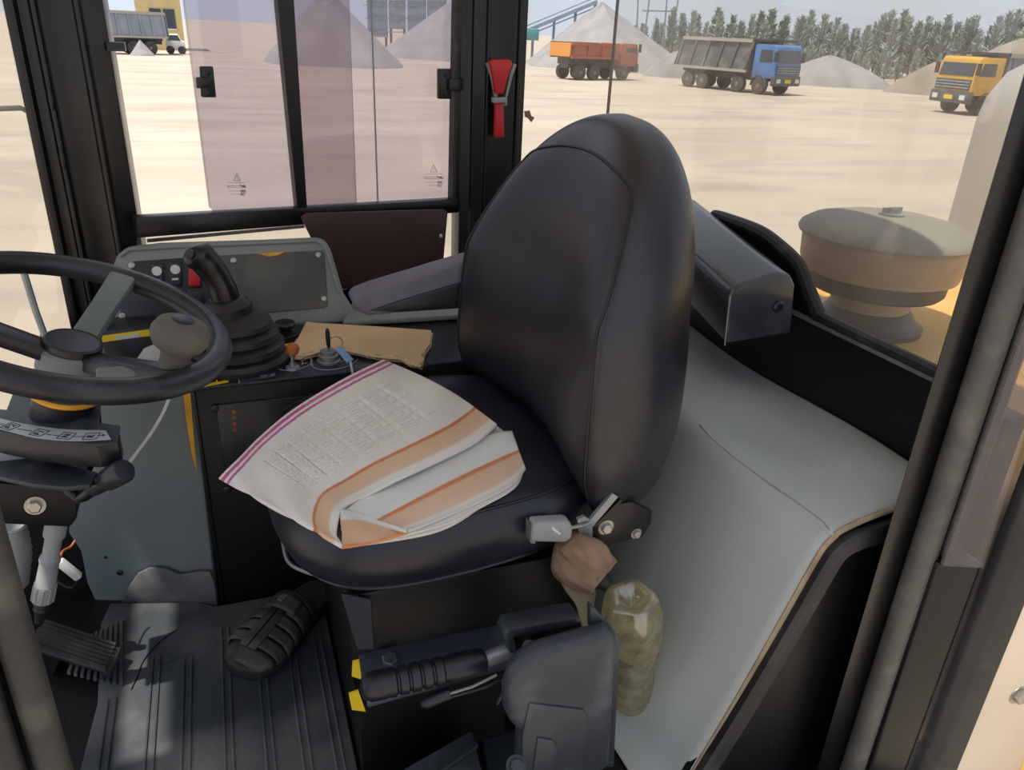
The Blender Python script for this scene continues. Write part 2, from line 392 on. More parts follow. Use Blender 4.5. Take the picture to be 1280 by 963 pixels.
for i in range(34):
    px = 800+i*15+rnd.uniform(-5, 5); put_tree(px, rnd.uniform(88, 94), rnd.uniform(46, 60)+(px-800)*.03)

# trucks: forward is +X, origin on the ground
def wheel(parent, x, y, r, wd):
    s = 1 if y > 0 else -1
    m = M().lathe((x, y-wd/2*s, r), (0, s, 0), [(r*.5, 0), (r*.96, 0), (r, wd*.15), (r, wd*.85), (r*.96, wd), (r*.6, wd)], 20)
    w_ = ob('wheel', m, 'tyre', parent)
    m = M().lathe((x, y+wd*.28*s, r), (0, s, 0), [(r*.6, 0), (r*.58, wd*.12), (r*.3, wd*.1), (r*.22, wd*.3), (0, wd*.3)], 14)
    ob('wheel_hub', m, 'wheel_rim', w_)
def truck(name, label, loc, head, L, cab, tip, axles, hw=1.22, cabh=2.95, tip0=1.25, tip1=3.0, rail='tip_pale', front='truck_dark', slant=.35, tail=None, load=None, visor=True, ribs=7, r=.5, plate=None):
    o = thing(name, label, 'truck', (0, 0, 0)); f = L/2; cl = 1.75; cb = f-cl
    ch = M().mm((-f+.3, -.45, .75), (f-.2, .45, 1.05)); ob('chassis', ch, 'truck_dark', o)
    for x in axles:
        for s in (-1, 1): wheel(o, x, s*(hw-.2), r, .36)
    ob('sub_frame', M().mm((-f+.25, -.62, 1.0), (cb-.1, .62, tip0+.02)), 'truck_dark', o)
    # cab
    prof = [(cb, .95), (f-.03, .95), (f, 1.25), (f-.02, 1.75), (f-.16, cabh-.12), (f-.3, cabh), (cb+.05, cabh), (cb, cabh-.1)]
    c = ob('cab', M().prism([V(x, -hw, z) for x, z in prof], (0, 2*hw, 0)), cab, o, bevel=.05)
    def fp(z): return f-.02-(z-1.75)/(cabh-.12-1.75)*.14
    z0, z1 = 1.85, cabh-.3
    ob('windscreen', M().prism([V(fp(z0)+.03, -hw+.12, z0), V(fp(z0)+.03, hw-.12, z0), V(fp(z1)+.03, hw-.16, z1), V(fp(z1)+.03, -hw+.16, z1)], (-.05, 0, 0)), 'truck_glass', c)
    for s in (-1, 1):
        y = s*(hw+.012)
        ob('side_window', M().prism([V(cb+.45, y, 1.85), V(f-.3, y, 1.85), V(f-.42, y, z1), V(cb+.5, y, z1)], (0, -.03*s, 0)), 'truck_glass', c)
        ob('mirror', M().mm((f-.1, s*(hw+.12)-.09, 1.9), (f+.02, s*(hw+.12)+.09, 2.45)), 'tip_black', c)
        ob('mudguard', M().prism([V(axles[-1]+.62*math.cos(a), s*(hw-.28), .5+.62*math.sin(a)) for a in [math.pi*i/8 for i in range(9)]]+[V(axles[-1]+.55*math.cos(a), s*(hw-.28), .5+.55*math.sin(a)) for a in [math.pi*(8-i)/8 for i in range(9)]], (0, .3*s, 0)), 'truck_dark', c)
    gr = ob('grille', M().mm((f-.02, -hw+.1, 1.2), (f+.05, hw-.1, 1.68)), front, c)
    for i in range(3): ob('grille_bar', M().mm((f+.03, -hw+.14, 1.26+i*.14), (f+.075, hw-.14, 1.32+i*.14)), 'truck_grey', gr)
    bp = ob('bumper', M().mm((f-.25, -hw-.03, .55), (f+.1, hw+.03, 1.12)), front, c, bevel=.05)
    for s in (-1, 1): ob('headlamp', M().mm((f+.08, s*(hw-.32)-.17, .72), (f+.125, s*(hw-.32)+.17, .95)), 'plaster_white', bp)
    if plate: ob('number_plate', M().mm((f+.08, -.28, .72), (f+.12, .28, .92)), plate, bp)
    # tipper
    ta, tb = -f, cb-.22
    T = ob('tipper', M().prism([V(ta, -hw, tip0), V(tb-slant*.3, -hw, tip0), V(tb, -hw, tip1), V(ta+slant, -hw, tip1)], (0, 2*hw, 0)), tip, o)
    if load is None:
        pass
    for s in (-1, 1):
        for i in range(ribs):
            x = ta+.12+(tb-ta-.55)*i/(ribs-1)
            ob('rib', M().prism([V(x, s*hw, tip0+.08), V(x+.12, s*hw, tip0+.08), V(x+.12+slant*.8, s*hw, tip1-.1), V(x+slant*.8, s*hw, tip1-.1)], (0, .09*s, 0)), tip if rail == 'tip_pale' else rail, T)
        ob('rail', M().mm((ta+slant-.05, s*(hw+.05)-.07, tip1-.14), (tb+.02, s*(hw+.05)+.07, tip1+.06)), rail, T)
        ob('rail', M().mm((ta, s*(hw+.04)-.06, tip0-.06), (tb-slant*.3, s*(hw+.04)+.06, tip0+.1)), rail, T)
    ob('tailgate', M().prism([V(ta-.06, -hw, tip0+.05), V(ta-.06, hw, tip0+.05), V(ta+slant-.06, hw, tip1), V(ta+slant-.06, -hw, tip1)], (-.06, 0, 0)), tail or tip, T)
    if visor:
        ob('cab_guard', M().mm((tb-.05, -hw, tip1-.06), (f-.55, hw, tip1+.08)), 'tip_black' if rail != 'truck_yellow' else rail, T, bevel=.02)
    if load:
        rg = []
        for q in range(7):
            e = 1-q/6*.95; rg.append([V((ta+slant+tb)/2+(tb-ta-slant)/2*e*math.copysign(abs(math.cos(a))**.5, math.cos(a)), hw*e*math.copysign(abs(math.sin(a))**.5, math.sin(a)), tip1-.05+1.0*math.sin(q/6*math.pi/2)) for a in [2*math.pi*i/20 for i in range(20)]])
        ob('load', M().loft(rg), load, T)
    o.location = loc; o.rotation_euler.z = head; return o
def heading(px, D, lr, tw):
    """screen right * lr + toward the viewer * tw, as an angle in the plan"""
    d = ray(px, 60); h = V(d.x, d.y, 0).normalized(); r = V(h.y, -h.x, 0); v = r*lr-h*tw; return math.atan2(v.y, v.x)
c_, s_ = math.cos(R(40)), math.sin(R(40))
truck('dump_truck', 'dusty blue-cabbed dump truck with grey ribbed tipper', far(922, 56), heading(922, 56, c_, s_), 8.3, 'blue_paint', 'tip_grey', [-2.9, -1.6, 1.35, 3.0], tip1=3.05, ribs=6, cabh=2.85, slant=.6, plate='sticker_yellow')
truck('dump_truck', 'yellow-cabbed dump truck carrying a heap of gravel at far right', far(1284, 51), heading(1284, 51, -math.cos(R(48)), math.sin(R(48))), 8.3, 'truck_yellow', 'truck_grey', [-2.9, -1.6, 1.35, 3.0], tip1=2.9, tip0=1.3, cabh=2.75, slant=.2, load='gravel_tan', plate='sticker_yellow')
truck('dump_truck', 'small orange tipper truck standing before the gravel cone', far(745, 60), heading(745, 60, math.cos(R(42)), -math.sin(R(42))), 6.4, 'orange_paint', 'orange_paint', [-2.2, -.9, 1.9], hw=1.1, cabh=2.45, tip0=1.45, tip1=2.35, rail='orange_paint', tail='orange_bright', slant=.05, visor=False, ribs=4)
truck('dump_truck', 'grey dump truck parked by the yellow building', far(143, 72), heading(143, 72, -.95, .2), 7.5, 'plaster_white', 'truck_grey', [-2.4, -1.2, 2.4], tip1=3.0, slant=.1)

# buildings and plant beyond the windows
def building(px0, px1, top, D, label, wallm, name='building', win=((.3, .55), (.6, .85))):
    a, b = far(px0, D), far(px1, D); u = (b-a).normalized(); v = V(-u.y, u.x, 0); L = (b-a).length; h = far(px0, D, top).z-GZ
    o = thing(name, label, 'building', a)
    ob('wall', M().prism([a, b, b+v*6, a+v*6], (0, 0, h)), wallm, o)
    ob('roof', M().prism([a-u*.3-v*.4+V(0, 0, h), b+u*.3-v*.4+V(0, 0, h), b+u*.3+v*6.4+V(0, 0, h), a-u*.3+v*6.4+V(0, 0, h)], (0, 0, .3)), 'plaster_white', o)
    for f0, f1 in win:
        w_ = ob('window', M().prism([a+u*L*f0-v*.03+V(0, 0, h*.4), a+u*L*f1-v*.03+V(0, 0, h*.4), a+u*L*f1-v*.03+V(0, 0, h*.75), a+u*L*f0-v*.03+V(0, 0, h*.75)], v*-.08), 'truck_glass', o)
        ob('window_frame', M().prism([a+u*L*f0-v*.1+V(0, 0, h*.37), a+u*L*f1-v*.1+V(0, 0, h*.37), a+u*L*f1-v*.1+V(0, 0, h*.4), a+u*L*f0-v*.1+V(0, 0, h*.4)], v*-.1), 'plaster_white', w_)
    return o
building(176, 232, -8, 82, 'yellow site office with two dark windows beyond the left pane', 'plaster_yellow')
# small white car
o = thing('parked_car', 'small white car parked in front of the yellow building', 'car', far(216, 74))
a = far(208, 74); b = far(232, 74); u = (b-a).normalized(); v = V(-u.y, u.x, 0); L = (b-a).length; Z = V(0, 0, 1)
ob('car_body', M().prism([a+Z*.3, b+Z*.3, b+Z*.95, b-u*L*.18+Z*1.0, b-u*L*.32+Z*1.5, a+u*L*.15+Z*1.5, a+Z*1.0], v*1.6), 'plaster_white', o, bevel=.05)
ob('car_window', M().prism([b-u*L*.22+Z*1.02-v*.02, b-u*L*.34+Z*1.42-v*.02, a+u*L*.2+Z*1.42-v*.02, a+u*L*.1+Z*1.02-v*.02], v*.05), 'truck_glass', o)
for f in (.2, .8): ob('car_wheel', M().lathe(a+u*L*f+Z*.32-v*.05, v, [(.3, 0), (.32, .05), (.32, .2), (0, .2)], 14), 'tyre', o)
# crushing plant between the two heaps
D = 106; a = far(455, D)
o = thing('crusher_plant', 'hazy blue-grey crusher plant standing between two gravel heaps', 'industrial plant', a)
b = far(560, D); u = (b-a).normalized(); v = V(-u.y, u.x, 0); Z = V(0, 0, 1); L = (b-a).length
for f0, f1, h0, h1, mt in ((.05, .28, 1.5, 7.5, 'steel_blue'), (.3, .5, 2.5, 9.5, 'plant_grey'), (.52, .74, 2, 6.5, 'steel_blue'), (.76, .98, 1, 8, 'plant_grey')):
    q = ob('plant_bin', M().prism([a+u*L*f0+Z*h0, a+u*L*f1+Z*h0, a+u*L*f1+Z*h1, a+u*L*f0+Z*h1], v*3), mt, o)
    for f in (f0+.02, f1-.02):
        ob('leg', M().bar(a+u*L*f+v*1.5, a+u*L*f+Z*h0+v*1.5, .25, .25, (1, 0, 0)), 'truck_dark', o)
for i in range(5): ob('catwalk_rail', M().bar(a+u*L*.02+Z*(2+i*1.5)-v*.2, a+u*L*.98+Z*(2.4+i*1.5)-v*.2, .10, .10), 'plant_grey', o)
# belt conveyor with teal drive unit
D = 92; p0 = far(640, D, 46); p1 = far(742, D, 2)
o = thing('belt_conveyor', 'hazy blue belt conveyor climbing to the top of the gravel cone', 'conveyor', far(640, D))
ob('conveyor_belt', M().bar(p0, p1, 1.0, .35), 'steel_blue', o)
for f in (.0, .25, .5, .75, .98):
    q = p0+(p1-p0)*f; ob('trestle_leg', M().bar(V(q.x, q.y, GZ), q, .22, .22, (1, 0, 0)), 'steel_blue', o)
for dz in (.5, -.5): ob('side_truss', M().bar(p0+V(0, 0, dz), p1+V(0, 0, dz), .12, .12), 'plant_grey', o)
q0, q1 = far(655, 88, 50), far(676, 88, 36)
ob('drive_unit', M().mm((q0.x, q0.y, q0.z), (q1.x, q0.y+2, q1.z)), 'teal', o, bevel=.1)
# lattice mast
D = 100; o = thing('lattice_mast', 'thin lattice power mast above the tree tops', 'mast', far(816, D))
for x0, x1 in ((796, 790), (803, 806), (829, 826), (836, 842)):
    ob('mast_leg', M().bar(far(x0, D), far(x1 if x1 > 816 else x1, D, -30), .14, .14, (1, 0, 0)), 'plant_grey', o)
ob('cross_arm', M().bar(far(798, D, 13), far(834, D, 14), .16, .16), 'plant_grey', o)

# ------------------------------------------------------------------ loader body behind the cab
o = thing('engine_hood', 'dusty yellow engine hood behind the rear window', 'engine hood', (2.2, 1.1, -.2))
ob('hood_shell', M().mm((1.06, .45, -.5), (3.6, 1.86, .45)), 'hood_yellow', o, bevel=.05, seg=3)
ob('hood_seam', M().mm((1.06, 1.62, .449), (3.5, 1.635, .456)), 'precleaner', o)
pc = V(1.4, 1.33, .45)
o = thing('air_precleaner', 'dusty round air precleaner with flat domed cap on the hood', 'air precleaner', pc)
ob('flange', M().lathe(pc, (0, 0, 1), [(.125, 0), (.125, .012), (.11, .02), (.095, .045), (.09, .05)], 32), 'black_plastic', o)
ob('neck', M().lathe(pc, (0, 0, 1), [(.088, .03), (.088, .075), (.094, .08), (.094, .09), (.12, .1)], 32), 'dusty_bowl', o)
ob('vane_ring', M().lathe(pc, (0, 0, 1), [(.10, .09), (.142, .092), (.15, .1), (.152, .125), (.152, .13)], 36), 'rubber', o)
ob('dust_bowl', M().lathe(pc, (0, 0, 1), [(.15, .128), (.168, .135), (.176, .16), (.18, .212), (.18, .215)], 40), 'dusty_bowl', o)
cp = ob('cap', M().lathe(pc, (0, 0, 1), [(.178, .212), (.188, .213), (.191, .22), (.187, .229), (.165, .243), (.12, .254), (.06, .26), (0, .262)], 44), 'precleaner', o)
ob('wing_nut', M().lathe(pc+V(0, 0, .26), (0, 0, 1), [(.028, 0), (.028, .005), (.012, .006), (.012, .016), (0, .017)], 12).box(pc+V(0, 0, .272), (.05, .008, .012)), 'zinc', cp)
pe = V(2.33, 1.66, .45)
o = thing('exhaust_stack', 'wide pale grey exhaust stack with rounded top on the hood', 'exhaust stack', pe)
ob('stack_body', M().lathe(pe, (0, 0, 1), [(.235, 0), (.235, .42), (.225, .48), (.19, .55), (.12, .6), (0, .62)], 36), 'pale_stack', o)
ob('base_ring', M().lathe(pe, (0, 0, 1), [(.26, 0), (.26, .012), (.236, .02)], 36), 'precleaner', o)

# ------------------------------------------------------------------ cab shell
W0, W1 = V(-.155, 1.65, 0), V(.54, 1.87, 0)
WU = (W1-W0).normalized(); WN = V(WU.y, -WU.x, 0)          # WN points into the cab
def PW(px, py, off=0): return PP(px, py, W0+WN*off, WN)
struct('floor', M().mm((-1.1, .52, -.08), (1.0, 1.95, 0)), 'black_panel', 'black steel cab floor')
struct('ceiling', M().mm((-.825, .45, 1.72), (.955, 1.95, 1.76)).mm((-1.2, .45, 1.72), (-.905, 1.75, 1.76)).mm((-.91, .45, 1.72), (-.82, .86, 1.76)).mm((-.91, 1.26, 1.72), (-.82, 1.95, 1.76)), 'roof_lining', 'cab roof with an added slit for the floor sun patch')  # unseen roof; the slit near its front is added to shape the sun patch
struct('wall_rear', M().mm((.94, .62, -.05), (.975, 1.9, .612)), 'black_panel', 'black panel below the rear window')
struct('wall_right', M().prism([W0+V(-.2, -.06, 0)+V(0, 0, -.02), W1+V(.2, .06, -.02), W1+V(.2, .06, .475), W0+V(-.2, -.06, .475)], -WN*.03), 'black_panel', 'black lower wall on the far side')
# front corner pillar, extruded from its folded section
def post(name, sec, z0, z1, mt, label, bev=.004, k=1):
    sec = [(x*k, y*k) for x, y in sec]
    return struct(name, M().prism([V(x, y, z0) for x, y in sec], (0, 0, z1-z0)), mt, label, bevel=bev)
X = lambda px, py, y: P(px, py, y=y).x
post('trim_1', [(-.303, 1.585), (-.288, 1.585), (-.285, 1.60), (-.268, 1.60), (-.265, 1.59), (-.258, 1.59), (-.255, 1.60), (-.205, 1.60), (-.2, 1.592), (-.194, 1.592), (-.192, 1.605), (-.158, 1.612), (-.158, 1.70), (-.303, 1.68)], 0, 1.72, 'black_steel', 'black steel front corner pillar beside the sliding window', k=1.045)
ob('pillar_clip', M().mm((-.17, 1.675, .985), (-.14, 1.695, 1.0)), 'black_plastic', bpy.data.objects['trim_1'])
for z in (.905, .80): ob('weld_bead', M().tube([V(-.2735, 1.660, z-.02), V(-.272, 1.658, z), V(-.2735, 1.660, z+.02)], [.003, .005, .002], 8), 'black_steel', bpy.data.objects['trim_1'])
a = X(576, 100, 1.86); b = X(590, 100, 1.85); c = X(607, 100, 1.84); d = X(650, 100, 1.84); e = X(657, 100, 1.86)
post('trim_2', [(a, 1.90), (a, 1.862), (b, 1.855), (b, 1.845), (c, 1.845), (c, 1.832), (c+.006, 1.832), (c+.008, 1.84), (d-.012, 1.84), (d-.01, 1.83), (d, 1.83), (d, 1.86), (e, 1.862), (e, 1.93), (a, 1.93)], 0, 1.72, 'black_steel', 'black steel middle pillar carrying the red hammer')
struct('wall_front', M().mm((-.95, 1.43, 0), (-.335, 1.45, .36)), 'black_panel', 'black front bulkhead behind the pedals')
# right sliding window
def quadW(px, off, th): return M().prism([PW(x, y, off) for x, y in px], -WN*th)
win = struct('window_1', quadW([(170, 272), (574, 249), (574, 266), (172, 298)], .012, .03), 'black_steel', 'sliding side window with black frame', bevel=.003)
def wchild(name, px, off, th, mt, **k): return ob(name, quadW(px, off, th), mt, win, **k)
wchild('mullion', [(345, -20), (366, -20), (384, 262), (372, 264)], .008, .02, 'black_steel')
wchild('window_jamb', [(571, -20), (580, -20), (573, 262), (565, 262)], .01, .02, 'black_steel')
wchild('rubber_seal', [(571, -20), (574, -20), (569, 251), (566, 252)], .012, .004, 'grey_rubber')
wchild('pane', [(227, -20), (348, -20), (373, 263), (268, 266), (262, 258)], -.004, .005, 'glass_tint')
wchild('pane', [(364, -20), (436, -20), (446, 256), (380, 259)], -.004, .005, 'glass_purple')
wchild('pane', [(437, -20), (574, -20), (570, 251), (446, 257)], -.012, .005, 'glass_tint')
wchild('pane_edge', [(226, -20), (229, -20), (264, 260), (262, 262)], -.002, .006, 'glass_clear')
wchild('pane_edge', [(463, -20), (464.4, -20), (473.4, 256), (472, 256)], -.008, .003, 'bracket_grey')
for i, (bx, tab) in enumerate((((249, 83, 271, 122), ((246, 97), (262, 96), (263, 110), (247, 111))), ((549, 86, 565, 124), ((562, 99), (578, 98), (578, 113), (562, 114))))):
    lt = wchild('latch', [(bx[0]+(2 if i == 0 else 0), bx[1]), (bx[2]-(4 if i == 0 else 0), bx[1]), (bx[2], bx[3]), (bx[0]+(4 if i == 0 else 0), bx[3])], .012, .012, 'black_plastic', bevel=.003)
    ob('latch_tab', quadW(tab, .02, .012), 'black_plastic', lt, bevel=.002)
    cx, cy = (bx[0]+bx[2])/2, (bx[1]+bx[3])/2
    screw('latch_screw', PW(cx, bx[1]+8, .012), WN, .005, lt, 'black_plastic'); screw('latch_screw', PW(cx+1, bx[3]-6, .012), WN, .005, lt, 'black_plastic')
# printed safety marks on the two panes (triangle, lines of small print)
def mark(cx, cy):
    q = M()
    def seg(x0, y0, x1, y1, wd):
        a = PW(cx+x0, cy+y0, .0015); b = PW(cx+x1, cy+y1, .0015); d = (b-a).normalized(); n = d.cross(WN).normalized()*wd/2
        q.add([a+n, a-n, b-n, b+n], [(0, 1, 2, 3)])
    for s in ((-4, -4, 0, -13), (0, -13, 4.5, -4), (4.5, -4, -4, -4), (0.2, -10, .3, -6)): seg(*s, .0010)
    rr = random.Random(int(cx))
    for yy, wd in ((-1.5, 10), (2.5, 12), (4.5, 12), (9, 10), (13, 7)):
        x = -wd
        while x < wd:
            l = rr.uniform(1, 3); seg(x, yy, x+l, yy-.1*l, .0009); x += l+rr.uniform(.4, 1.2)
    for s in ((4, 1, 9, 4), (9, 1, 11, 5), (6, 3, 10, 3), (5, 8, 11, 8), (5, 10, 11, 10), (5, 12, 11, 12), (5, 14, 10, 14)): seg(*s, .0015)
    ob('glass_print', q, 'ink', win, smooth=False)
mark(296, 230); mark(542, 219)
# lower strip of glass under the sliding window and the dark drip rail seen in it
struct('window_2', quadW([(172, 298), (574, 262), (574, 420), (172, 430)], -.02, .004), 'glass_dusty_haze', 'strip of dusty glass under the sliding window')
ob('drip_rail', M().tube([PW(184, 301, -.03), PW(380, 283, -.03)], .004, 6), 'black_steel', bpy.data.objects['window_2'])
# rear corner glass and rear glass
sj = P(767, 60, x=.985)
S0, S1, S2 = V(.70, 1.885, 0), V(.985, sj.y, 0), V(.965, .55, 0)
def pane(name, a, b, z0, z1, mt, label):
    n = (b-a).cross(V(0, 0, 1)).normalized()
    return struct(name, M().prism([a+V(0, 0, z0), b+V(0, 0, z0), b+V(0, 0, z1), a+V(0, 0, z1)], n*.005), mt, label)
pane('window_3', S0, S1, .3, 1.72, 'glass_clear', 'side rear corner window')
rw = pane('window_4', S1, S2, .60, 1.72, 'glass_dusty_haze', 'wide dusty rear window')
ob('sticker_residue', M().prism([PP(a, b, S0, V(.18, -.98, 0).normalized()) for a, b in ((655, 139), (662, 138), (664, 145), (668, 147), (664, 153), (660, 148), (656, 146))], (0, -.001, 0)), 'cloth_brown', bpy.data.objects['window_3'])
ob('glass_joint', M().tube([V(.985, sj.y, .55), V(.985, sj.y, 1.72)], .0042, 8), 'ink', rw)
# rubber trim along the bottom of the rear glass
tp = [P(x, y, x=.948) for x, y in ((893, 270), (905, 273), (948, 289), (975, 308), (998, 331), (1010, 360), (1024, 394), (1035, 402), (1167, 466), (1240, 501))]
ob('rubber_trim', M().tube(spline(tp, 4), .0125, 10), 'rubber', rw)
ob('sill_highlight', M().bar(P(985, 387, x=.938), P(1245, 512, x=.938), .008, .006), 'zinc', bpy.data.objects['wall_rear'])  # bright metal bar stands in for the highlight along the sill edge
ob('trim_panel', M().prism([P(x, y, x=.945) for x, y in ((893, 272), (948, 291), (975, 310), (997, 333), (1009, 361), (1023, 396), (1000, 420), (880, 380))], (.008, 0, 0)), 'black_panel', bpy.data.objects['wall_rear'])
# windscreen to the left of the front pillar
ws = struct('window_5', M().prism([V(-.31, 1.68, .3), V(-1.05, 1.5, .3), V(-1.05, 1.5, 1.72), V(-.31, 1.68, 1.72)], (0, .006, 0)), 'glass_dusty_haze', 'front corner glass left of the steering wheel')
o = tag(ob('mirror_arm', M().tube([P(-60, 138, y=2.2), P(26, 135, y=2.1), P(38, 141, y=2.1)], .006, 8), 'grey_rubber', origin=P(20, 135, y=2.1)), 'thin grey mirror arm seen through the front corner glass', 'mirror arm')
wp = [P(28, 335, y=1.56), P(45, 390, y=1.55), P(58, 425, y=1.54)]
o = tag(ob('wiper_arm', M().tube(wp, .006, 8), 'zinc', origin=wp[-1]), 'thin grey wiper arm against the front corner glass', 'wiper')

# door pillar on the near right and door post on the near left
yb = .60
post('trim_3', [(X(1069, 800, .60), .60), (X(1109, 800, .60), .60), (X(1109, 800, .60)+.012, .612), (X(1109, 800, .60)+.06, .612), (X(1109, 800, .60)+.06, .66), (X(1069, 800, .60)+.056, .64)], -.1, 1.72, 'black_steel', 'black door pillar at the near right')
sx = X(1119, 800, .585)
sl = ob('rubber_seal', M().tube([V(sx, .585, -.1), V(sx, .585, .8), V(sx, .585, 1.7)], .0175, 14), 'seal_grey', bpy.data.objects['trim_3'])
ob('seal_lip', M().tube([V(sx+.028, .578, -.1), V(sx+.028, .578, 1.7)], .0135, 12), 'black_plastic', bpy.data.objects['trim_3'])
x0, x1 = X(1143, 800, .56), X(1193, 800, .54)
post('door_1', [(x0, .56), (x1, .54), (x1+.01, .545), (x1+.01, .60), (x0, .60)], -.25, .45, 'black_steel', 'edge of the open black cab door at the near right')
D1 = bpy.data.objects['door_1']
ob('door_glass', M().prism([V(x1, .537, -.2), V(x1+.06, .53, -.2), V(x1+.06, .53, 1.6), V(x0, .556, 1.6), V(x0, .556, .45), V(x1, .537, .45)], (0, .004, 0)), 'glass_tint', D1)
rx0, rx1 = X(1217, 800, .52), X(1253, 800, .51)
ob('door_rubber', M().prism([V(rx0, .525, -.3), V(rx0+.012, .51, -.3), V(rx1, .50, -.3), V(rx1+.008, .515, -.3), V(rx1, .54, -.3), V(rx0, .54, -.3)], (0, 0, 1.9)), 'rubber', D1, bevel=.003)
ob('outer_skin', M().prism([V(rx1, .508, -.4), V(rx1+.30, .49, -.4), V(rx1+.30, .49, .62), V(rx1, .508, .62)], (0, .03, 0)), 'cream_panel', D1, bevel=.006)
hexbolt('skin_bolt', P(1272, 868, y=.505), V(0, -1, 0), .011, D1)
px_ = X(50, 815, .5)
post('trim_4', [(px_-.11, .49), (px_-.045, .49), (px_-.04, .50), (px_-.03, .505), (px_-.03, .56), (px_-.11, .56)], -.1, 1.72, 'black_steel', 'black door post at the near left')
ob('rubber_seal', M().tube([V(px_-.012, .50, -.1), V(px_-.012, .50, 1.7)], .012, 14), 'grey_rubber', bpy.data.objects['trim_4'])
ob('seal_lip', M().tube([V(px_-.036, .492, -.1), V(px_-.036, .492, 1.7)], .010, 12), 'rubber', bpy.data.objects['trim_4'])
struct('trim_5', M().mm((-1.05, .46, -.12), (1.0, .575, -.005)), 'dusty_black', 'black door sill', bevel=.008)

# red emergency hammer on the middle pillar
hy = 1.826
o = thing('emergency_hammer', 'red emergency hammer in a grey bracket on the middle pillar', 'hammer', P(624, 172, y=hy))
def fl(px, y, th): return M().prism([P(a, b, y=y) for a, b in px], (0, th, 0))
ob('handle', fl([(620, 128), (630, 128), (631, 172), (619, 173)], hy-.016, .018), 'red', o, bevel=.004)
ob('head', fl([(612, 78), (617, 74), (638, 74), (642, 79), (637, 92), (630, 118), (620, 118), (616, 92)], hy-.02, .022), 'red', o, bevel=.005)
br = ob('bracket', fl([(608, 79), (613, 78), (618, 94), (622, 120), (622, 130), (632, 130), (632, 120), (637, 94), (642, 79), (646, 81), (641, 95), (634, 122), (634, 132), (619, 132), (619, 122), (614, 96)], hy-.008, .01), 'bracket_grey', o)
ob('strap', fl([(617, 122), (634, 122), (634, 129), (617, 129)], hy-.024, .02), 'bracket_grey', br, bevel=.002)

# ------------------------------------------------------------------ right-hand console
CY, CZ = 1.30, .475
o = thing('side_console', 'black side console box with worn yellow front edge, right of the seat', 'console', (.18, 1.45, 0))
ob('console_body', M().mm((-.085, CY, 0), (.5, 1.60, CZ-.006)), 'black_panel', o, bevel=.006)
ob('top_plate', M().mm((-.09, CY-.004, CZ-.008), (.5, 1.60, CZ)), 'black_plastic', o, bevel=.002)
ob('worn_edge', M().prism([P(a, b, y=CY-.002) for a, b in ((229, 492), (238, 492), (240, 520), (246, 590), (240, 570), (232, 520))], (0, .004, 0)), 'yellow_paint', o)
ob('front_edge', M().mm((-.0875, CY-.003, .0), (-.083, CY+.02, CZ-.01)), 'black_steel', o)
pl = ob('service_panel', M().mm((-.052, CY-.005, .275), (.40, CY+.002, .437)), 'black_plastic', o, bevel=.004)
for x, y in ((268, 511), (284, 612), (455, 470)): screw('panel_screw', P(x, y, y=CY-.005), V(0, -1, 0), .007, pl, 'black_plastic')
for i in range(4): ob('indicator', M().lathe(P(292.5+.3*i, 515+i*7.5, y=CY-.005), (0, -1, 0), [(.004, 0), (.0035, .0015), (0, .0017)], 10), 'orange_ball', pl)
# printed strip and stickers on the console top
tz = CZ+.0012
def flat(name, px, z, th, mt, par, **k): return ob(name, M().prism([P(a, b, z=z) for a, b in px], (0, 0, th)), mt, par, **k)
flat('warning_sticker', [(248, 476), (284, 470), (286, 478), (250, 485)], tz, .0006, 'sticker_yellow', o)
for i in range(3): flat('sticker_print', [(254+9*i, 476.5-1.5*i), (261+9*i, 475.3-1.5*i), (261+9*i, 479-1.5*i), (254+9*i, 480.4-1.5*i)], tz+.0007, .0003, 'ink', o)
flat('warning_sticker', [(355, 431), (366, 429), (362, 437), (352, 439)], tz, .0006, 'sticker_yellow', o)
flat('label_strip', [(297, 467), (343, 460), (345, 471), (299, 479)], tz, .0005, 'dusty_black', o)
def lines(name, pts, wd, z, mt, par):
    m = M()
    for a, b in pts:
        p, q = P(*a, z=z), P(*b, z=z); m.bar(p, q, wd, .0006)
    return ob(name, m, mt, par, smooth=False)
lines('label_print', [((297, 467), (299, 479)), ((302, 472), (310, 470)), ((313, 470), (319, 468)), ((324, 466), (334, 470)), ((326, 471), (333, 465)), ((336, 466), (342, 465)), ((338, 470), (343, 468)), ((329, 464), (330, 472))], .0016, tz+.001, 'print_grey', o)
m = M().tube([P(366+24*math.cos(a)*1.0, 453+10*math.sin(a)-2.5*math.cos(a), z=tz) for a in [6.283*i/28 for i in range(28)]], .0008, 5, True); ob('dial_ring', m, 'print_grey', o)
m = M().tube([P(418+30*math.cos(a), 450+12*math.sin(a)-4*math.cos(a), z=tz) for a in [.3+2.8*i/18 for i in range(19)]], .0008, 5); ob('dial_ring', m, 'print_grey', o)
lines('dial_print', [((376, 451), (382, 450)), ((377, 455), (384, 454)), ((378, 450), (378, 456)), ((387, 446), (391, 457)), ((425, 453), (431, 450)), ((433, 455), (437, 452))], .0018, tz+.001, 'print_grey', o)
# toggle with orange ball
p = P(366, 461, z=CZ); tg = ob('toggle_base', M().lathe(p, (0, 0, 1), [(.013, 0), (.012, .004), (.006, .006), (.005, .012), (0, .012)], 16), 'zinc', o)
ob('toggle_stem', M().tube([p+V(0, 0, .008), p+V(.002, 0, .03)], [.003, .0045], 8), 'zinc', tg)
ob('toggle_ball', M().lathe(p+V(.002, 0, .026), (0, 0, 1), [(.004, 0), (.010, .004), (.0125, .011), (.011, .018), (.006, .022), (0, .0235)], 16), 'orange_ball', tg)
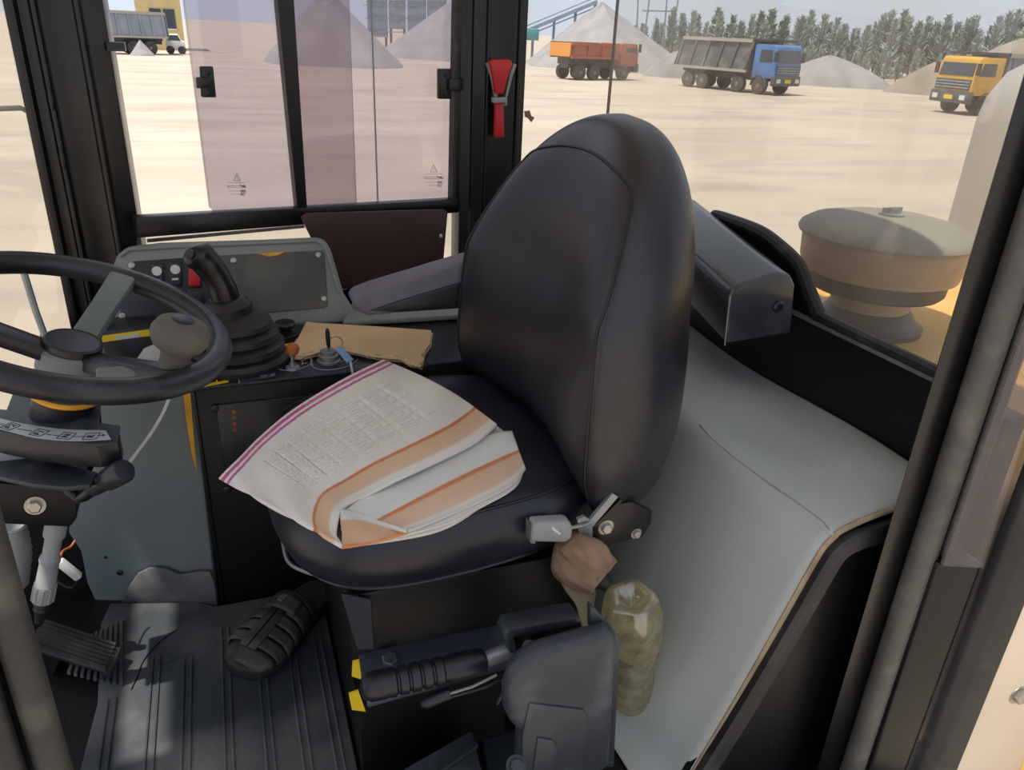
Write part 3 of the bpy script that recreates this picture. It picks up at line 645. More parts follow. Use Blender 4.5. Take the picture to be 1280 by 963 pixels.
# round knob
p = P(357, 420, z=CZ); kb = ob('socket_base', M().lathe(p, (0, 0, 1), [(.024, 0), (.024, .004), (.018, .008)], 24), 'black_plastic', o)
ob('socket_cap', M().lathe(p, (0, 0, 1), [(.012, .004), (.012, .018), (.02, .02), (.021, .026), (.018, .03), (0, .031)], 20), 'black_plastic', kb)
# ignition lock with key
p = P(411, 452, z=CZ); il = ob('ignition_lock', M().lathe(p, (0, 0, 1), [(.022, 0), (.022, .004), (.019, .006), (.019, .014), (.015, .016), (.015, .022), (.006, .023), (0, .023)], 22), 'zinc', o)
# moulded grey panel behind
MP = V(0, 1.56, .475); MD = V(0, .06, .165).normalized(); MN = V(0, -MD.z, MD.y)
def moul(px, off, th): return M().prism([PP(a, b, MP+MN*off, MN) for a, b in px], -MN*th)
mo = thing('switch_panel', 'grey moulded switch panel with dark plates behind the joystick', 'switch panel', (.0, 1.6, .475))
ob('moulding', moul([(120, 420), (128, 372), (145, 320), (158, 308), (200, 303), (330, 299), (398, 296), (408, 301), (414, 312), (430, 366), (446, 392), (452, 404), (345, 409), (200, 414)], 0, .05), 'grey_plastic', mo, bevel=.009, seg=3)
lp = ob('switch_plate', moul([(166, 327), (262, 320), (268, 398), (148, 405), (150, 390)], .003, .006), 'black_plastic', mo, bevel=.002)
rp = ob('blank_plate', moul([(264, 320), (402, 313), (406, 318), (410, 382), (405, 385), (268, 397)], .004, .006), 'plate', mo, bevel=.002)
for x, y in ((292, 326), (398, 319), (405, 374)): screw('plate_screw', PP(x, y, MP+MN*.004, MN), MN, .006, rp)
for x, y in ((165, 332), (153, 395), (226, 373)): screw('plate_screw', PP(x, y, MP+MN*.003, MN), MN, .006, lp)
ob('worn_edge', moul([(322, 317), (358, 314), (348, 319), (336, 321)], .0052, .001), 'yellow_paint', rp)
def rocker(px, py, w_, h_, mt, dot=True):
    fr = ob('switch_frame', moul([(px-w_/2, py-h_/2), (px+w_/2, py-h_/2), (px+w_/2, py+h_/2), (px-w_/2, py+h_/2)], .006, .008), 'black_plastic', lp, bevel=.002)
    b = ob('rocker', moul([(px-w_/2+2, py-h_/2+2), (px+w_/2-2, py-h_/2+2), (px+w_/2-2, py+h_/2-2), (px-w_/2+2, py+h_/2-2)], .011, .01), mt, lp, bevel=.003)
    if dot:
        ob('switch_symbol', M().lathe(PP(px, py-5, MP+MN*.0108, MN), MN, [(.009, 0), (.009, .0008), (0, .001)], 16), 'white', b)
        ob('switch_symbol', moul([(px-4, py+6), (px+4, py+5.5), (px+4, py+8), (px-4, py+8.5)], .0115, .001), 'white', b)
rocker(196, 344, 20, 34, 'black_plastic'); rocker(219, 342, 20, 34, 'black_plastic'); rocker(243, 345, 19, 30, 'red_switch', False); rocker(244, 372, 20, 22, 'black_plastic', False)
rocker(222, 372, 19, 14, 'black_plastic', False)
ob('moulding_rim', M().tube([PP(a, b, MP+MN*.001, MN) for a, b in ((150, 320), (162, 312), (230, 308), (330, 304), (396, 301), (404, 306), (410, 318), (424, 366))], .004, 8), 'grey_plastic', mo)
# front shelf of the console under the panel, yellow label, paper
sh = thing('console_nose', 'dark front end of the side console with a yellow label strip', 'console', (-.18, 1.5, 0))
ob('nose_body', M().prism([P(100, 416, y=1.5), P(190, 410, y=1.5), P(262, 440, y=1.5), P(262, 500, y=1.5), P(105, 500, y=1.5)], (0, .1, 0)), 'black_plastic', sh, bevel=.004)
ob('label', M().prism([P(127, 420, y=1.498), P(187, 412, y=1.498), P(188, 420, y=1.498), P(128, 428, y=1.498)], (0, .001, 0)), 'sticker_yellow', sh)
ob('label_print', M().prism([P(144, 421, y=1.497), P(175, 417, y=1.497), P(175, 421, y=1.497), P(144, 425, y=1.497)], (0, .001, 0)), 'scale_white', sh)
pa = [P(165, 458, y=1.496), P(180, 436, y=1.497), P(200, 428, y=1.497), P(200, 458, y=1.496)]
tag(ob('paper_sheet', M().prism(pa, (0, .002, 0)), 'white', origin=pa[0]), 'pale paper sheet tucked behind the steering wheel knob', 'paper')
# lower ledge beside the moulding
tag(ob('console_ledge', M().prism([P(428, 402, z=.49), P(448, 360, z=.49), P(600, 345, z=.49), P(600, 392, z=.49)], (0, 0, -.012)), 'grey_plastic', origin=(.3, 1.6, .47), bevel=.004), 'grey ledge under the dark brown board', 'ledge')
# dark brown board
bo = thing('brown_board', 'dark brown board leaning under the sliding window', 'board', PW(470, 340, .06))
ob('board', M().prism([PW(a, b, .05) for a, b in ((377, 272), (384, 267), (556, 262), (560, 266), (553, 345), (545, 358), (425, 362), (415, 350))], WN*-.008), 'brown_board', bo, bevel=.002)
ob('rivet', M().lathe(PW(551, 295, .051), WN, [(.005, 0), (.004, .002), (0, .003)], 10), 'white', bo)
pn = [P(474, 349, y=1.60), P(491, 345, y=1.60), P(490, 358, y=1.585), P(476, 360, y=1.585)]
tag(ob('paper_slip', M().prism(pn, (0, .002, 0)), 'white', origin=pn[0]), 'small white paper slip at the foot of the brown board', 'paper')
# joystick
jp = P(299, 452, z=CZ)
o = thing('joystick', 'black joystick with ribbed rubber boot on the side console', 'joystick', jp)
ob('boot', M().lathe(jp, (0, 0, 1), [(.088, 0), (.09, .012), (.084, .02), (.076, .022), (.083, .028), (.083, .038), (.07, .044), (.076, .05), (.075, .06), (.062, .066), (.066, .072), (.064, .08), (.048, .092), (.036, .1), (0, .102)], 36), 'rubber', o)
ob('collar', M().lathe(jp+V(-.008, 0, .09), (-.1, 0, 1), [(.03, 0), (.042, .004), (.043, .02), (.034, .03), (.026, .034), (0, .034)], 24), 'black_plastic', o)
gp = [P(286, 394, y=jp.y), P(282, 372, y=jp.y), P(273, 350, y=jp.y), P(260, 331, y=jp.y), P(248, 319, y=jp.y), P(240, 309, y=jp.y)]
ob('grip', M().tube(spline(gp, 4), [.026]*3+[.0245]*4+[.0235]*4+[.025]*4+[.027]*2+[.026, .023, .017, .006], 18), 'black_steel', o)
bt = P(238, 318, y=jp.y-.022); ob('thumb_button', M().lathe(bt, V(-.5, -.8, .3), [(.008, 0), (.008, .004), (0, .005)], 14), 'black_plastic', o)
# key with ring and blue tag
kp = P(411, 440, z=CZ+.022)
o = thing('ignition_key', 'key in the ignition lock with a ring and pale blue tag', 'key', kp)
ob('key_blade', M().mm(kp+V(-.001, -.004, -.004), kp+V(.001, .004, .012)), 'steel', o)
m = M().tube([kp+V(0, .011*math.cos(a), .027+.016*math.sin(a)) for a in [6.283*i/20 for i in range(20)]], .003, 8, True); ob('key_bow', m, 'ink', o)
m = M().tube([kp+V(.012+.013*math.cos(a), -.004, .018+.013*math.sin(a)) for a in [6.283*i/22 for i in range(22)]], .0012, 6, True); ob('key_ring', m, 'steel', o)
ob('key_tag', M().bar(kp+V(.018, -.006, .008), kp+V(.034, -.03, -.010), .016, .003, (.3, -.5, 1)), 'blue_tag', o, bevel=.001)
kk = P(441, 468, z=CZ+.002); ob('spare_key', M().bar(kp+V(.034, -.03, -.010), kk, .004, .0015), 'steel', o)
# cardboard
cbp = [(383, 402), (400, 404), (470, 408), (539, 413), (537, 430), (530, 440), (526, 458), (512, 455), (500, 449), (470, 446), (440, 440), (420, 436), (400, 440), (380, 445), (362, 444), (372, 424)]
o = thing('cardboard_sheet', 'torn brown cardboard sheet lying on the side console', 'cardboard', P(450, 425, z=CZ))
ob('top_layer', M().prism([P(a, b, z=CZ+.012) for a, b in cbp], (0, 0, -.002)), 'cardboard', o)
random.seed(3)
ed = [P(a, b, z=CZ+.008) for a, b in cbp[4:]]
ob('corrugation', M().tube([q+V(random.uniform(-.002, .002), random.uniform(-.003, .001), random.uniform(-.002, .002)) for q in spline(ed, 4)], [.0035+.0015*random.random() for _ in range(len(ed)*4-3)], 6), 'cardboard_edge', o)
ob('bottom_layer', M().prism([P(a+2, b+3, z=CZ+.004) for a, b in cbp], (0, 0, -.002)), 'cardboard', o)

# grey lower trim panel beside the steering column
A_, B_ = V(-.088, 1.307, 0), V(-.35, 1.40, 0); gu = (B_-A_).normalized(); gn = V(gu.y, -gu.x, 0)
if gn.y > 0: gn = -gn
def PG(a, b, off=0): return PP(a, b, A_+gn*off, gn)
o = thing('kick_panel', 'dark grey plastic kick panel between steering column and side console', 'trim panel', PG(190, 740))
ob('panel', M().prism([PG(a, b) for a, b in ((120, 470), (236, 462), (250, 560), (272, 764), (200, 764), (120, 756), (108, 730), (100, 690), (84, 666), (90, 640), (128, 560))], -gn*.02), 'dark_grey_plastic', o, bevel=.006)
screw('panel_screw', PG(150, 716, .001), gn, .006, o, 'black_plastic'); screw('panel_screw', PG(132, 697, .001), gn, .003, o, 'black_plastic')

# ------------------------------------------------------------------ rubber floor mat
o = thing('floor_mat', 'ribbed black rubber floor mat, dusty, in front of the seat', 'floor mat', (-.15, 1.0, 0))
ob('mat_sheet', M().prism([V(x, y, .003) for x, y in ((-.30, .60), (.10, .60), (.10, 1.285), (-.10, 1.288), (-.13, 1.31), (-.29, 1.355), (-.30, 1.30), (-.285, 1.1), (-.30, .9))], (0, 0, .009)), 'floor_mat', o, bevel=.003)
lipx = [(150, 760), (160, 735), (172, 718), (186, 711), (205, 712), (225, 720), (245, 716), (262, 716), (268, 730), (273, 764)]
ob('mat_lip', M().prism([PG(a, b, .012) for a, b in lipx], -gn*.008), 'floor_mat', o, bevel=.003)
for i, px in enumerate((129, 186, 232, 287, 339, 385, 426)):
    x = P(px, 959, z=.012).x; y1 = (1.10, 1.18, 1.16, 1.22, 1.24, 1.25, 1.26)[i]
    for dx in (-.006, .006):
        ob('mat_rib', M().bar(V(x+dx, .62, .0125), V(x+dx, y1, .0125), .004, .006), 'floor_mat', o, bevel=.0015)
for y in (1.16, ): ob('mat_rib', M().bar(V(-.19, y, .0125), V(-.085, y+.03, .0125), .004, .006), 'floor_mat', o)
for i in range(9):
    a = P(86+8.2*i, 842+2*i, z=.014); b = P(102+6.2*i, 800-3*i, z=.014)
    ob('heel_rib', M().bar(a, b, .005, .007), 'floor_mat', o)
sp_ = spline([P(164, 862, z=.0135), P(172, 845, z=.0135), P(180, 825, z=.0135), P(200, 802, z=.0135), P(221, 787, z=.0135)], 5)
tag(ob('thin_wire', M().tube(sp_, .0011, 5), 'ink', origin=sp_[0]), 'thin black wire lying across the sunlit floor mat', 'wire')

# accelerator pedal
pz = .055
o = thing('accelerator_pedal', 'ribbed metal accelerator pedal at the lower left', 'pedal', P(95, 812, z=.0))
pq = [P(45, 786, z=pz+.02), P(58, 776, z=pz+.02), P(146, 806, z=pz), P(143, 818, z=pz-.005), P(132, 840, z=pz-.015), P(44, 812, z=pz)]
ob('pedal_plate', M().prism(pq, (0, 0, -.008)), 'rubber', o, bevel=.002)
for i in range(7):
    f = (i+.5)/7; a = pq[1]*(1-f)+pq[5]*f; b = pq[2]*(1-f)+pq[4]*f
    ob('pedal_rib', M().bar(a+V(0, 0, .003), b+V(0, 0, .003), .004, .006), 'grey_rubber', o)
ob('pedal_hinge', M().tube([pq[2]+V(.0, 0, -.01), pq[4]+V(0, 0, -.01)], .008, 10), 'rubber', o)
ob('pedal_arm', M().bar(P(80, 812, z=.05), P(70, 835, z=.003), .03, .01), 'black_steel', o)

# sandal
T_, H_ = P(297, 848, z=.013), P(404, 742, z=.013); su = (H_-T_); SL = su.length*1.04; su.normalize(); sv = V(-su.y, su.x, 0)
def SS(a, b, c): return T_+su*(a*SL)+sv*b+V(0, 0, c)
o = thing('sandal', 'single black woven leather sandal lying on the floor mat', 'sandal', T_)
half = [(0, .0), (.012, .022), (.05, .040), (.12, .052), (.25, .056), (.4, .052), (.55, .045), (.7, .041), (.85, .040), (.95, .030), (.99, .014), (1.0, 0)]
outl = [(a, b) for a, b in half]+[(a, -b) for a, b in half[-2:0:-1]]
ob('sole', M().prism([SS(a, b, 0) for a, b in outl], (0, 0, .02)), 'sandal_sole', o, bevel=.004)
ob('footbed', M().prism([SS(a, b*.9, .02) for a, b in outl], (0, 0, .004)), 'sandal', o, bevel=.001)
def hw_(a): return interp(half, a)
def strap(name, a0, a1, h0, h1, t0=0, t1=1, lift=0):
    def fn(u, v):
        t = t0+(t1-t0)*u; a = a0+(a1-a0)*v; h = h0+(h1-h0)*v; ang = math.pi*t; w_ = hw_(a)*1.03
        return SS(a, -w_*math.cos(ang), .018+(h+lift)*math.sin(ang)**.7)
    return ob(name, M().grid(fn, 14, 4), 'sandal', o, solid=.003)
strap('toe_cap', .02, .14, .014, .025, .0, .6)
for i, (a, h) in enumerate(((.15, .026), (.25, .031), (.35, .036))):
    strap('strap', a, a+.085, h, h+.005, 0, .45); strap('strap', a+.012, a+.092, h, h+.005, .55, 1)
strap('centre_strip', .12, .46, .025, .041, .40, .49, .002); strap('centre_strip', .12, .46, .025, .041, .51, .60, .002)
va = strap('vamp', .45, .60, .040, .048, 0, 1); strap('collar', .595, .64, .048, .046, 0, 1, .002); strap('vamp_panel', .46, .59, .042, .050, .28, .72, .003)
ob('buckle', M().box(SS(.53, .005, .071), (.016, .010, .003), Matrix.Rotation(math.atan2(su.y, su.x), 3, 'Z')), 'zinc', va)

# ------------------------------------------------------------------ operator seat
SY, SEATROT = 1.055, R(4)
piv = V(.30, SY, 0); rz = Matrix.Rotation(SEATROT, 3, 'Z')
def SR(p): return piv+rz @ (Vector(p)-piv)
seat = thing('operator_seat', 'black vinyl operator seat with high rounded backrest', 'seat', (.28, SY, .33))
WT = [(0, .228), (.02, .243), (.07, .250), (.2, .266), (.4, .262), (.6, .245), (.72, .216), (.82, .183), (.9, .142), (.95, .103), (.98, .066), (.994, .036), (1, .008)]
DT = [(0, .18), (.025, .207), (.08, .215), (.3, .225), (.55, .21), (.75, .18), (.88, .14), (.95, .10), (.985, .06), (1, .015)]
def sm(tab, s):
    # smooth interpolation of a profile table
    n = len(tab)
    for i in range(n-1):
        if s <= tab[i+1][0] or i == n-2:
            x0, y0 = tab[i]; x1, y1 = tab[i+1]; h = x1-x0; t = (s-x0)/h
            m0 = (tab[i+1][1]-tab[i-1][1])/(tab[i+1][0]-tab[i-1][0]) if i else (y1-y0)/h
            m1 = (tab[i+2][1]-tab[i][1])/(tab[i+2][0]-tab[i][0]) if i < n-2 else (y1-y0)/h
            return (2*t**3-3*t*t+1)*y0+(t**3-2*t*t+t)*h*m0+(-2*t**3+3*t*t)*y1+(t**3-t*t)*h*m1
BZ0, BZ1 = .408, .945
def back(s, th, out=0):
    w_ = sm(WT, s); d = sm(DT, s); e = 2/2.9
    ca, sa = math.cos(th), math.sin(th)
    a = d/2*math.copysign(abs(ca)**e, ca); b = w_*math.copysign(abs(sa)**e, sa)
    q = (b/max(w_, .02)); wrap = .10*min(1, (1-s)*2.2)
    a -= wrap*q*q
    if ca < 0: a += -.018*math.sin(min(1, s/.6)*math.pi)*(1-q*q)*(-ca)      # lumbar swell
    if ca < 0 and s < .2: a += .075*(1-s/.2)**2*(-ca)**.7                     # the front tucks in above the cushion
    p = V(.556+.01*s+a, SY+b, BZ0+(BZ1-BZ0)*s)
    if out:
        p += V(ca, sa*.6, 0).normalized()*out
    return SR(p)
NS, NT = 44, 56
ss = [0]+[.5-.5*math.cos(math.pi*(i+.6)/(NS+.2)) for i in range(NS)]+[1]
ob('backrest', M().loft([[back(s, 2*math.pi*j/NT) for j in range(NT)] for s in ss]), 'vinyl', seat, ang=70)
# piping where the front panel meets the side: up the near edge, over the top, down the far edge
def front(s, q):
    """point on the front face at height s and lateral fraction q (-1 near .. 1 far)"""
    e = 2/2.9; sa = math.copysign(abs(q)**(1/e), q); return back(s, math.pi-math.asin(max(-1, min(1, sa))), .0005)
path = []
for i in range(0, 41):
    s = .03+i/40*.80; path.append((s, -.945+.02*math.sin(i/40*3.14)))
top = [(.855, -.93), (.876, -.84), (.892, -.68), (.904, -.45), (.91, -.2), (.91, .1), (.904, .4), (.885, .7), (.86, .9)]
pp = [front(s, q) for s, q in path]+[front(s, q) for s, q in top]+[front(.83-i*.02, .92) for i in range(40)]
ob('backrest_piping', M().tube(spline(pp, 2), .0022, 6), 'piping', seat)
# cushion
CA, CB, CX = .252, .243, .262
def ring(sc, z, n=64, ex=3.4, fr=0):
    out = []
    for j in range(n):
        t = 2*math.pi*j/n; ca, sa = math.cos(t), math.sin(t); e = 2/ex
        a = math.copysign(abs(ca)**e, ca); b = math.copysign(abs(sa)**e, sa)
        aa = CA*sc*a; bb = CB*sc*b
        dz = -.012*max(0, -a)**3*(1 if z > .4 else .5) + .006*abs(b)**3*(1 if sc < .9 and z > .44 else 0)
        if a > 0: bb *= 1-.06*a
        out.append(SR(V(CX+aa, SY+bb, z+dz)))
    return out
CP = [(.70, .348), (.82, .35), (.90, .357), (.96, .374), (1, .40), (.995, .418), (.97, .44), (.93, .453), (.91, .457), (.89, .4565), (.8, .464), (.6, .468), (.3, .462), (.02, .46)]
ob('cushion', M().loft([ring(a, b) for a, b in CP]), 'vinyl_cushion', seat, ang=60)
ob('cushion_piping', M().tube(ring(.918, .457), .0025, 6, True), 'piping', seat)
ob('cushion_piping', M().tube(ring(.90, .356), .0028, 6, True), 'vinyl_cushion', seat)
ob('seat_pan', M().loft([ring(.66, .31), ring(.74, .32), ring(.74, .352)]), 'black_plastic', seat)
ob('grab_wire', M().tube(spline([P(350, 650, z=.37), P(356, 690, z=.35), P(364, 706, z=.34), P(385, 716, z=.335), P(410, 722, z=.335)], 5), .003, 8), 'zinc', seat)
# armrest on the far side
ob('armrest', M().prism([P(a, b, y=1.315) for a, b in ((439, 377), (446, 369), (470, 360), (520, 345), (585, 325), (620, 318), (620, 380), (575, 387), (500, 392), (460, 396), (448, 390))], (0, .055, 0)), 'armrest', seat, bevel=.012, seg=3)
ob('armrest_shell', M().prism([P(a, b, y=1.312) for a, b in ((462, 389), (500, 376), (580, 352), (620, 345), (620, 379), (575, 386), (500, 391))], (0, .01, 0)), 'black_plastic', seat, bevel=.003)
# hinge plate, bolts, lever
hy = .815
hp = ob('hinge_bracket', M().prism([P(a, b, y=hy) for a, b in ((742, 650), (752, 634), (790, 628), (816, 640), (814, 655), (803, 672), (770, 680), (742, 686), (732, 672))], (0, .012, 0)), 'black_steel', seat, bevel=.002)
hexbolt('hinge_bolt', P(757, 659, y=hy), V(0, -1, 0), .0085, hp); hexbolt('hinge_bolt', P(795, 667, y=hy), V(0, -1, 0), .006, hp)
ob('hinge_strut', M().bar(P(737, 655, y=hy-.004), P(768, 618, y=hy-.004), .012, .006, (0, 1, 0)), 'zinc', hp)
ob('hinge_strut', M().bar(P(745, 656, y=hy-.006), P(776, 624, y=hy-.006), .005, .006, (0, 1, 0)), 'black_steel', hp)
ob('latch_plate', M().prism([P(a, b, y=hy-.006) for a, b in ((722, 650), (731, 646), (741, 652), (740, 684), (730, 686), (724, 676))], (0, .006, 0)), 'zinc', hp)
lv = ob('recline_lever', M().prism([P(a, b, y=hy-.02) for a, b in ((667, 655), (712, 652), (717, 660), (716, 674), (708, 680), (664, 679))], (0, .022, 0)), 'bracket_grey', seat, bevel=.006, seg=3)
ob('lever_mark', M().bar(P(690, 660, y=hy-.0205), P(700, 668, y=hy-.0205), .003, .001, (0, 1, 0)), 'white', lv)
ob('lever_end', M().prism([P(a, b, y=hy-.016) for a, b in ((664, 656), (670, 668), (669, 680), (663, 679))], (0, .02, 0)), 'zinc', lv)
ob('lever_rod', M().tube([P(714, 660, y=hy-.008), P(732, 656, y=hy-.008), P(742, 650, y=hy-.004)], .003, 8), 'zinc', lv)

# towel folded on the cushion
tw = thing('folded_towel', 'off-white towel with pink and orange borders folded on the seat cushion', 'towel', P(460, 580, z=.47))
def tp(a, b, z): return P(a, b, z=z)
def poly(pts, t):
    n = len(pts)-1; x = min(t*n, n-1e-6); i = int(x); f = x-i
    p0 = pts[max(i-1, 0)]; p1 = pts[i]; p2 = pts[i+1]; p3 = pts[min(i+2, n)]
    return tuple(.5*((2*p1[k])+(p2[k]-p0[k])*f+(2*p0[k]-5*p1[k]+4*p2[k]-p3[k])*f*f+(3*p1[k]-p0[k]-3*p2[k]+p3[k])*f**3) for k in range(2))
pink = [(479, 451), (430, 475), (368, 512), (325, 548), (293, 580), (275, 598)]
fold = [(621, 532), (590, 556), (534, 584), (490, 604), (455, 622), (432, 634), (424, 646), (420, 668), (428, 684)]
def towel(u, v):
    a = poly(pink, u); b = poly(fold, u)
    # side edges bow a little
    bow = math.sin(math.pi*v); x = a[0]+(b[0]-a[0])*v; y = a[1]+(b[1]-a[1])*v
    if u < .5: x += 6*bow*(1-2*u); y -= 5*bow*(1-2*u)
    z = .486+.004*math.sin(9*u+3*v)*math.sin(5*v+2*u)+.003*math.sin(17*u-11*v)
    z -= .03*max(0, u-.55)*max(0, .6-v)*3
    if .14 < v < .70 and .08 < u < .74:          # woven relief: rows of small square meanders
        f = min(1, (v-.14)*14, (.70-v)*14, (u-.08)*14, (.74-u)*14)
        cu = (u*13) % 1*2-1; cv_ = (v*13) % 1*2-1; dd = max(abs(cu), abs(cv_))
        z -= .0019*f*(1 if dd > .86 else .75 if .34 < dd < .56 and not (cu > .3 and abs(cv_) < .2) else 0)
    return tp(x, y, z)
ob('top_fold', M().grid(towel, 170, 170), 'towel_top', tw, solid=.005, ang=180)
inner = [(640, 540), (600, 545), (540, 570), (480, 605), (430, 640)]
def layer(name, outer, z, mt, inn=inner, n=40, th=.004, wob=.002):
    def fn(u, v):
        a = poly(inn, u); b = poly(outer, u)
        return tp(a[0]+(b[0]-a[0])*v, a[1]+(b[1]-a[1])*v, z+wob*math.sin(8*u+5*v)-.004*v)
    return ob(name, M().grid(fn, n, 20), mt, tw, solid=th, ang=180)
layer('second_fold', [(657, 587), (640, 606), (600, 628), (545, 652), (500, 668)], .479, 'towel_low')
layer('third_fold', [(659, 576), (645, 608), (602, 634), (555, 657), (470, 678)], .474, 'towel_low', [(612, 530), (600, 550), (540, 575), (480, 610), (430, 645)])
layer('lowest_fold', [(652, 558), (648, 590), (606, 630), (545, 665), (440, 683)], .470, 'towel_low', [(606, 522), (600, 545), (540, 575), (480, 610), (425, 640)])
layer('folded_corner', [(510, 666), (480, 675), (455, 681), (428, 685)], .489, 'towel_corner', [(508, 664), (470, 650), (440, 640), (426, 638)], 24)

# ------------------------------------------------------------------ seat pedestal, hand brake, cover
o = thing('seat_pedestal', 'black steel pedestal under the operator seat', 'pedestal', (.3, 1.05, 0))
ob('pedestal_box', M().mm((.105, .885, .0), (.50, 1.25, .31)), 'black_panel', o, bevel=.005)
ob('lower_box', M().prism([V(.105, .82, 0), V(.33, .82, 0), V(.33, .82, .165), V(.105, .82, .165)], (0, .066, 0)), 'black_panel', o)
ob('front_plate', M().prism([P(426, 742, y=.878), P(463, 750, y=.878), P(467, 812, y=.878), P(447, 812, y=.878)], (0, .004, 0)), 'dusty_black', o)
ra, rb = P(447, 817, z=.2), P(728, 748, z=.2)
rail = ob('mounting_rail', M().prism([ra, rb, V(rb.x, rb.y-.075, .178), V(ra.x, ra.y-.075, .178)], (0, 0, -.012)), 'dusty_black', o, bevel=.003)
ob('rail_lip', M().bar(ra+V(0, .003, .002), rb+V(0, .003, .002), .004, .008), 'dusty_black', rail)
for x, y in ((487, 828), (695, 768)): hexbolt('rail_bolt', P(x, y, z=.19), V(0, -.25, 1), .0125, rail, 'dark_metal')
for pts in (((441, 828), (449, 826), (452, 850), (440, 846)), ((436, 868), (448, 864), (457, 890), (440, 888))):
    q = [P(a, b, y=.80) for a, b in pts]
    tag(ob('tape_scrap', M().prism(q, (0, .003, 0)), 'sticker_yellow', origin=q[0]), 'yellow tape scrap %s the hand brake grip end' % ('just above' if pts[0][1] < 850 else 'below'), 'tape')
hb = thing('hand_brake', 'black hand brake lever with ribbed grip beside the seat pedestal', 'hand brake', P(600, 830, y=.75))
g0, g1 = P(450, 862, y=.752), P(607, 826, y=.752); gd = (g1-g0).normalized(); GL = (g1-g0).length
pr = [(.001, 0), (.013, .003), (.019, .012), (.0195, .03)]
for i in range(5):
    q = .035+i*.016; pr += [(.0185, q), (.0195, q+.004), (.0195, q+.010), (.0165, q+.0125), (.0165, q+.0145)]
pr += [(.018, .12), (.019, .125), (.0185, GL-.008), (.016, GL-.002), (.012, GL)]
ob('grip', M().lathe(g0, gd, pr, 22), 'black_plastic', hb)
ob('shaft', M().tube([g1-gd*.005, P(640, 812, y=.755)], [.011, .0125], 12), 'zinc', hb)
rt = ob('ratchet_housing', M().prism([P(a, b, y=.74) for a, b in ((630, 798), (636, 788), (724, 772), (731, 790), (700, 800), (668, 812), (655, 822), (637, 818))], (0, .035, 0)), 'dusty_black', hb, bevel=.004)
ob('ratchet_plate', M().prism([P(a, b, y=.732) for a, b in ((642, 798), (726, 780), (728, 796), (690, 806), (668, 822), (648, 822))], (0, .004, 0)), 'black_steel', hb)
for x, y in ((660, 806), (690, 800), (708, 795)): hexbolt('pivot_bolt', P(x, y, y=.731), V(0, -1, 0), .006, rt)
o = thing('release_lever', 'thin black-tipped wire release lever below the hand brake grip', 'lever', P(545, 880, y=.74))
q = [P(a, b, y=.735) for a, b in ((560, 868), (590, 859), (621, 844))]; ob('wire', M().tube(q, .0022, 8), 'zinc', o)
q = [P(a, b, y=.735) for a, b in ((560, 872), (600, 861), (625, 852), (634, 856), (628, 868), (622, 880))]; ob('wire', M().tube(spline(q, 4), .003, 8), 'black_steel', o)
q = [P(a, b, y=.735) for a, b in ((526, 881), (532, 879), (548, 872), (562, 867))]; ob('tip', M().tube(q, [.004, .0085, .009, .0085], 12), 'black_plastic', o)
cv = thing('brake_cover', 'dusty black moulded cover at the end of the hand brake', 'cover', P(700, 960, y=.66))
cy = .655
co = [(634, 895), (633, 868), (641, 846), (655, 829), (675, 817), (705, 808), (745, 797), (768, 788), (774, 800), (764, 963), (700, 990), (648, 990), (651, 918), (640, 908)]
ob('cover_shell', M().prism([P(a, b, y=cy) for a, b in co], (0, .03, 0)), 'dusty_black', cv, bevel=.0125, seg=4)
ob('back_fin', M().prism([P(a, b, y=cy+.026) for a, b in ((738, 757), (745, 762), (776, 800), (768, 960), (748, 960), (748, 800), (738, 785))], (0, .012, 0)), 'dusty_black', cv, bevel=.003)
ob('raised_panel', M().prism([P(a, b, y=cy-.003) for a, b in ((662, 880), (730, 888), (736, 900), (726, 985), (652, 985), (653, 920))], (0, .006, 0)), 'dusty_black', cv, bevel=.0028)
ob('raised_panel', M().prism([P(a, b, y=cy-.006) for a, b in ((672, 923), (692, 926), (698, 934), (694, 985), (664, 985))], (0, .006, 0)), 'dusty_black', cv, bevel=.0028)
hexbolt('cover_bolt', P(645, 958, y=.62), V(0, -.6, 1), .009, cv, 'dusty_black')
bx = [P(478, 975, z=.115), P(590, 911, z=.115), P(610, 990, z=.10), P(500, 1010, z=.10)]
o = thing('low_box', 'dusty black box lid at the bottom edge below the pedestal', 'box', bx[1]+V(0, 0, -.11))
ob('lid', M().prism(bx, (0, 0, -.03)), 'dusty_black', o, bevel=.006)
ob('box_body', M().prism([q+V(0, .008, -.03) for q in bx], (0, 0, -.075)), 'dusty_black', o)
ob('lid_rib', M().bar(bx[0]+V(.03, -.03, .001), bx[1]+V(-.002, -.03, .001), .006, .008), 'dusty_black', o)
ob('floor_bracket', M().prism([P(a, b, z=.03) for a, b in ((604, 925), (652, 908), (660, 985), (612, 990))], (0, 0, -.02)), 'dusty_black', o, bevel=.004)

